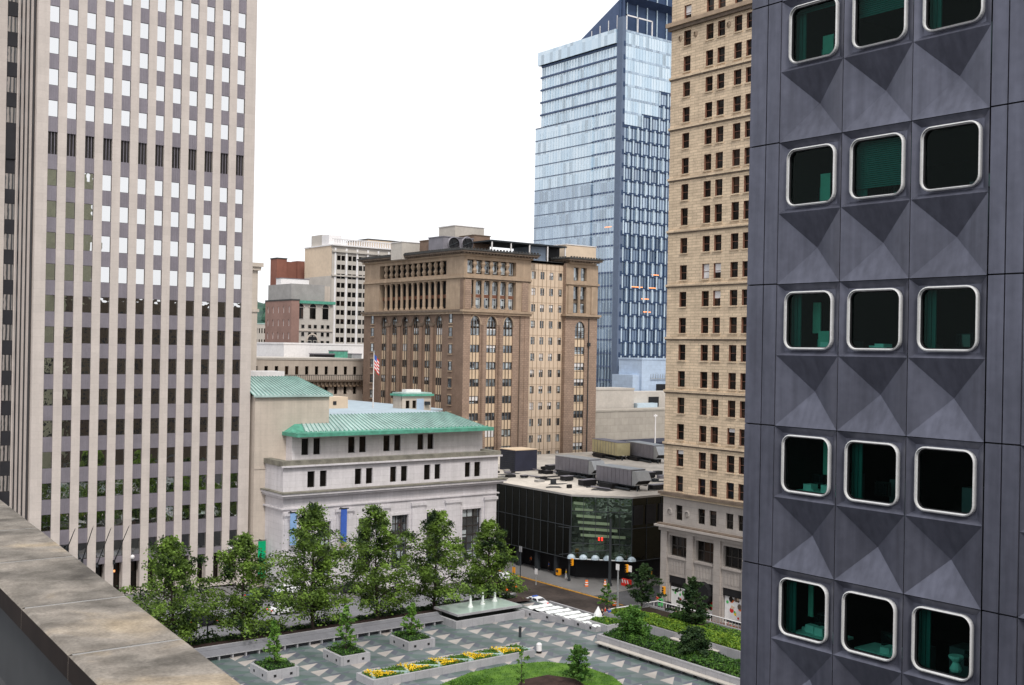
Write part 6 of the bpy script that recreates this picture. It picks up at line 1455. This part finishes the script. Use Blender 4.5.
def person(lab, px, py, z, ang, top, bottom, zz=None):
    p = onz(px, py, z); p = (p[0], p[1], zz if zz is not None else z)
    T = Thing('person', lab, 'person', p, None, True); T.r.rotation_euler = (0, 0, ang)
    def skin(name, V_, E_, Rr, m, parent=None, lvl=1):
        me = bpy.data.meshes.new(name); me.from_pydata(V_, E_, []); me.materials.append(M[m]); o = bpy.data.objects.new(name, me); COL.objects.link(o); o.parent = parent or T.r
        s = o.modifiers.new('s', 'SKIN'); s.use_smooth_shade = True
        if not me.skin_vertices: 
            bm = bmesh.new(); bm.from_mesh(me); bm.verts.layers.skin.verify(); bm.to_mesh(me); bm.free()
        for i, r in enumerate(Rr): me.skin_vertices[0].data[i].radius = (r, r * .85)
        me.skin_vertices[0].data[0].use_root = True
        o.modifiers.new('u', 'SUBSURF').levels = lvl; o.modifiers[-1].render_levels = lvl; return o
    V_ = [(0, 0, .93), (0, 0, 1.15), (0, 0, 1.38), (0, 0, 1.5), (0, .01, 1.58), (0, .015, 1.70), (.18, 0, 1.4), (.24, -.04, 1.12), (.24, .06, .86), (.24, .09, .78), (-.18, 0, 1.4), (-.24, .04, 1.12), (-.23, .12, .88), (-.23, .14, .8),
          (.1, 0, .85), (.11, .12, .48), (.11, .08, .08), (.11, .22, .04), (-.1, 0, .85), (-.11, -.02, .48), (-.11, -.2, .1), (-.11, -.08, .04)]
    E_ = [(0, 1), (1, 2), (2, 3), (3, 4), (4, 5), (2, 6), (6, 7), (7, 8), (8, 9), (2, 10), (10, 11), (11, 12), (12, 13), (0, 14), (14, 15), (15, 16), (16, 17), (0, 18), (18, 19), (19, 20), (20, 21)]
    Rr = [.13, .12, .14, .055, .085, .09, .055, .042, .032, .03, .055, .042, .032, .03, .085, .06, .04, .04, .085, .06, .04, .04]
    skin('body', V_, E_, Rr, 'skin')
    skin('shirt', [V_[i] for i in (0, 1, 2, 6, 7, 10, 11)], [(0, 1), (1, 2), (2, 3), (3, 4), (2, 5), (5, 6)], [.155, .145, .165, .075, .06, .075, .06], top)
    skin('trousers', [V_[i] for i in (0, 14, 15, 16, 18, 19, 20)], [(0, 1), (1, 2), (2, 3), (0, 4), (4, 5), (5, 6)], [.145, .105, .08, .062, .105, .08, .062], bottom)
    q = MB(); q.tube([(0, 0, 1.66), (0, -.01, 1.72), (0, -.01, 1.79), (0, -.01, 1.82)], [.105, .115, .085, .03], 'hair', 8); T.part('hair', q, smooth=True)
    return T
person('person in yellow top and white trousers on the pavement by the signal mast', 566, 580, -3, 1.0, 'yellow', 'white_cloth', -2.87)
person('person in blue walking along the black glass building', 549, 572, -3, .6, 'blue_cloth', 'car_dark', -2.87)
person('person in a red top standing by the tan tower entrance', 657.5, 607, -3, 2.0, 'red', 'car_dark', -2.87)
person('person in orange top near the black glass building wall', 531, 566, -3, 2.6, 'orange', 'car_dark', -2.87)
person('person in black at the end of the cascade', 602, 622, 2, .4, 'car_dark', 'car_dark')
person('person in a red top at the end of the cascade', 605, 620, 2, .9, 'red', 'car_dark')
person('person in a blue top beside the red one at the cascade end', 609, 621, 2, 1.9, 'blue_cloth', 'car_dark')
person('person in red near the rightmost poster of the tan tower', 733, 643, -3, 2.9, 'red', 'car_dark', -2.87)
person('person in dark clothes crossing by the bank hall corner', 497, 590, -3, 1.4, 'car_dark', 'car_blue', -2.9)
p = onz(598, 622, 2); T = Thing('white_parasol', 'folded white canvas parasol standing at the end of the cascade', 'parasol', p); q = MB(); q.tube([p, (p[0], p[1], 3.95)], .04, 'steel', 5); T.part('pole', q)
q = MB(); q.tube([(p[0], p[1], 2.5), (p[0], p[1], 3.0), (p[0], p[1], 3.9)], [.55, .5, .05], 'white_cloth', 7); T.part('canopy', q)
def signal(name, lab, base, top, arm=None, heads=(), signs=(), m='steel', r=.1, group=None):
    T = Thing(name, lab, 'traffic signal' if heads else 'street light', base, group)
    q = MB(); q.tube([base, (base[0], base[1], top)], [r * 1.25, r * .8], m, 8); q.tube([base, (base[0], base[1], base[2] + .4)], r * 1.9, m, 8); T.part('pole', q)
    if arm: q = MB(); q.tube([(base[0], base[1], arm[0]), arm[1]], [.1, .05], m, 6); T.part('arm', q)
    for hp_, mm in heads:
        q = MB(); x, y, z = hp_; q.box(x - .2, x + .2, y - .18, y + .18, z - .55, z + .55, mm); h_ = T.part('signal_head', q)
        for k, lm in enumerate(('gasket', 'gasket', 'gasket')):
            q = MB(); q.tube([(x - .2, y, z + .36 - k * .36), (x - .3, y, z + .36 - k * .36)], .13, lm, 8); T.part('lens', q, h_)
    for sp2, mm in signs: q = MB(); x, y, z = sp2; q.box(x - .04, x, y - .35, y + .35, z - .45, z + .45, mm); T.part('sign_plate', q)
    return T
def h(px, py, ref): # height above a ground point, read along its own vertical
    d = ref[0] * fw.x + ref[1] * fw.y; u = (ref[0] * rt.x + ref[1] * rt.y) / d * F
    # py -> v
    v = ((py - CY) - u * s_) / c_; return H - v * d / F
b = onz(609.5, 586, -2.88); ptip = (lambda c: (c[0], c[1], c[2]))(onx(559, 554.5, 119.0))
signal('traffic_mast', 'tall dark mast with long signal arm at the chamfered corner', b, h(609.5, 519, b), (h(609.5, 550, b), ptip), [((lambda c: (c[0], c[1], c[2]))(onx(572, 562, 119.6)), 'sig_yellow')], (), 'steel_dark', .22)
b = onz(569, 581, -2.88); signal('street_light_pole', 'tall dark street light pole left of the signal mast', b, h(569, 527, b), (h(569, 528, b), (b[0] - 2.2, b[1] + .4, h(569, 527, b) + .2)), (), (), 'steel_dark', .13)
b = onz(617.5, 608, -2.98); signal('corner_signal_pole', 'slim pale pole with signs and a yellow signal on the near street corner', b, h(617.5, 565, b), None, [((b[0] + .9, b[1] - .9, h(626, 568, b)), 'sig_yellow')], [((b[0] - .1, b[1], h(621, 567, b)), 'white_wall'), ((b[0] + 1.1, b[1] - 1.4, h(629, 568, b)), 'white_wall')], 'steel', .13)
b = onz(650, 594, -2.88); signal('pedestrian_signal', 'short post with yellow signal beside the slender tree near the tan tower', b, b[2] + 3.4, None, [((b[0], b[1], b[2] + 3.0), 'sig_yellow')], (), 'steel', .08)
b = (119.6, 119.3, -2.88); b = onz(663.5, 610, -2.88); signal('pedestrian_signal', 'yellow signal on a post at the corner pilaster of the tan tower', b, b[2] + 3.4, None, [((b[0], b[1], b[2] + 2.9), 'sig_yellow')], (), 'steel', .08)
b = onz(513.5, 598, -2.98); signal('thin_sign_post', 'thin post with yellow sign at the kerb behind the fountain', b, h(513.5, 566, b), None, (), [((b[0], b[1], h(513.5, 570, b)), 'sig_yellow')], 'steel_dark', .07)
b = onz(520, 590, -2.98); signal('thin_sign_post', 'taller thin dark post right of the yellow sign behind the fountain', b, h(520, 546, b), None, (), [((b[0], b[1], h(520, 549, b)), 'steel')], 'steel_dark', .07)
b = onz(536, 585, -2.98); signal('road_sign', 'small round-headed white sign in the road above the patrol car', b, b[2] + 2.4, None, (), [((b[0], b[1], b[2] + 2.2), 'white_wall')], 'steel', .05)
b = (58, 121.2, .1)
for i, (px, py, lab) in enumerate(((208, 600, 'dark street lamp post between the two leftmost street trees'), (345, 586, 'street lamp post between trees in front of the bank hall'))):
    x = ony(px, py, 121)[0]; b = (x, 121., gz(x) + .12); signal('street_lamp', lab, b, b[2] + 5.2, (b[2] + 5.1, (b[0], b[1] + 1.4, b[2] + 5.5)), (), (), 'steel_dark', .09, 'street lamps on the tree-lined street')
# cones, barrels, barriers, boxes
def cone(lab, px, py, barrel=False, z=-2.98):
    p = onz(px, py, z); T = Thing('traffic_barrel' if barrel else 'traffic_cone', lab, 'barrel' if barrel else 'cone', p, 'traffic cones and barrels')
    q = MB(); r_ = .3 if barrel else .32
    q.box(p[0] - .36, p[0] + .36, p[1] - .36, p[1] + .36, p[2], p[2] + .07, 'gasket' if barrel else 'orange'); T.part('base', q)
    q = MB(); q.tube([(p[0], p[1], p[2] + .07), (p[0], p[1], p[2] + 1.1)], [r_, .24 if barrel else .07], 'orange', 10); T.part('cone_body', q)
    for za in ((.35, .5), (.7, .85)):
        q = MB(); f_ = lambda z_: r_ + ((.24 if barrel else .07) - r_) * (z_ - .07) / 1.03 + .01
        q.tube([(p[0], p[1], p[2] + za[0]), (p[0], p[1], p[2] + za[1])], [f_(za[0]), f_(za[1])], 'white_wall', 10); T.part('reflective_band', q)
cone('orange and white barrel left of the signal mast', 586.5, 587, True)
cone('orange cone at the foot of the signal mast', 605, 586.5)
cone('orange barrel by the small tree on the near corner', 614.5, 606, True)
cone('orange cone beside the road near the bank corner', 506, 590)
cone('orange cone in the road left of the patrol car', 515, 587)
p = onz(626.5, 586, -2.88); T = Thing('red_barrier', 'red and white water-filled barrier right of the signal mast', 'barrier', p)
q = MB(); q.prism([(p[0] - .3, p[1] - 1.0), (p[0] + .3, p[1] - 1.0), (p[0] + .3, p[1] + 1.0), (p[0] - .3, p[1] + 1.0)], p[2], p[2] + .35, 'red'); q.box(p[0] - .2, p[0] + .2, p[1] - .95, p[1] + .95, p[2] + .35, p[2] + 1.1, 'red'); T.part('barrier_body', q)
q = MB()
for k in (-.7, -.1, .5): q.poly([(p[0] - .21, p[1] + k, p[2] + .45), (p[0] - .21, p[1] + k + .25, p[2] + .45), (p[0] - .21, p[1] + k + .45, p[2] + 1.0), (p[0] - .21, p[1] + k + .2, p[2] + 1.0)], 'white_wall')
T.part('white_stripe', q)
for i, (px, py, m_, lab) in enumerate(((558.5, 577, 'sig_yellow', 'yellow newspaper box on the pavement left of the street light pole'), (661, 608, 'green_plastic', 'light green newspaper box by the tan tower corner'), (668, 611, 'gasket', 'black newspaper box right of the green one'))):
    p = onz(px, py, -2.88); T = Thing('newspaper_box', lab, 'newspaper box', p, 'newspaper boxes on the pavements')
    q = MB(); q.box(p[0] - .3, p[0] + .3, p[1] - .35, p[1] + .35, p[2] + .35, p[2] + 1.35, m_); T.part('housing', q)
    q = MB(); q.box(p[0] - .31, p[0] - .3, p[1] - .25, p[1] + .25, p[2] + .8, p[2] + 1.25, 'car_glass'); T.part('window', q)
    q = MB(); q.box(p[0] - .1, p[0] + .1, p[1] - .1, p[1] + .1, p[2], p[2] + .35, 'steel'); q.box(p[0] - .25, p[0] + .25, p[1] - .25, p[1] + .25, p[2], p[2] + .06, 'steel'); T.part('pedestal', q)
for i, (px, py) in enumerate(((731, 640),)):
    p = onz(px, py, -2.88); T = Thing('flower_pot', 'pot of red flowers before the rightmost shop poster', 'flower pot', p)
    q = MB(); q.tube([p, (p[0], p[1], p[2] + .8)], [.3, .45], 'concrete', 10); T.part('pot', q)
    q = MB(); mi = q.mi('leaf_mid'); mj = q.mi('red')
    for k in range(400): leaf(q, Vector((p[0] + R.gauss(0, .3), p[1] + R.gauss(0, .3), p[2] + .8 + abs(R.gauss(0, .45)))), .12, mi if R.random() < .5 else mj, R)
    T.part('plant', q)
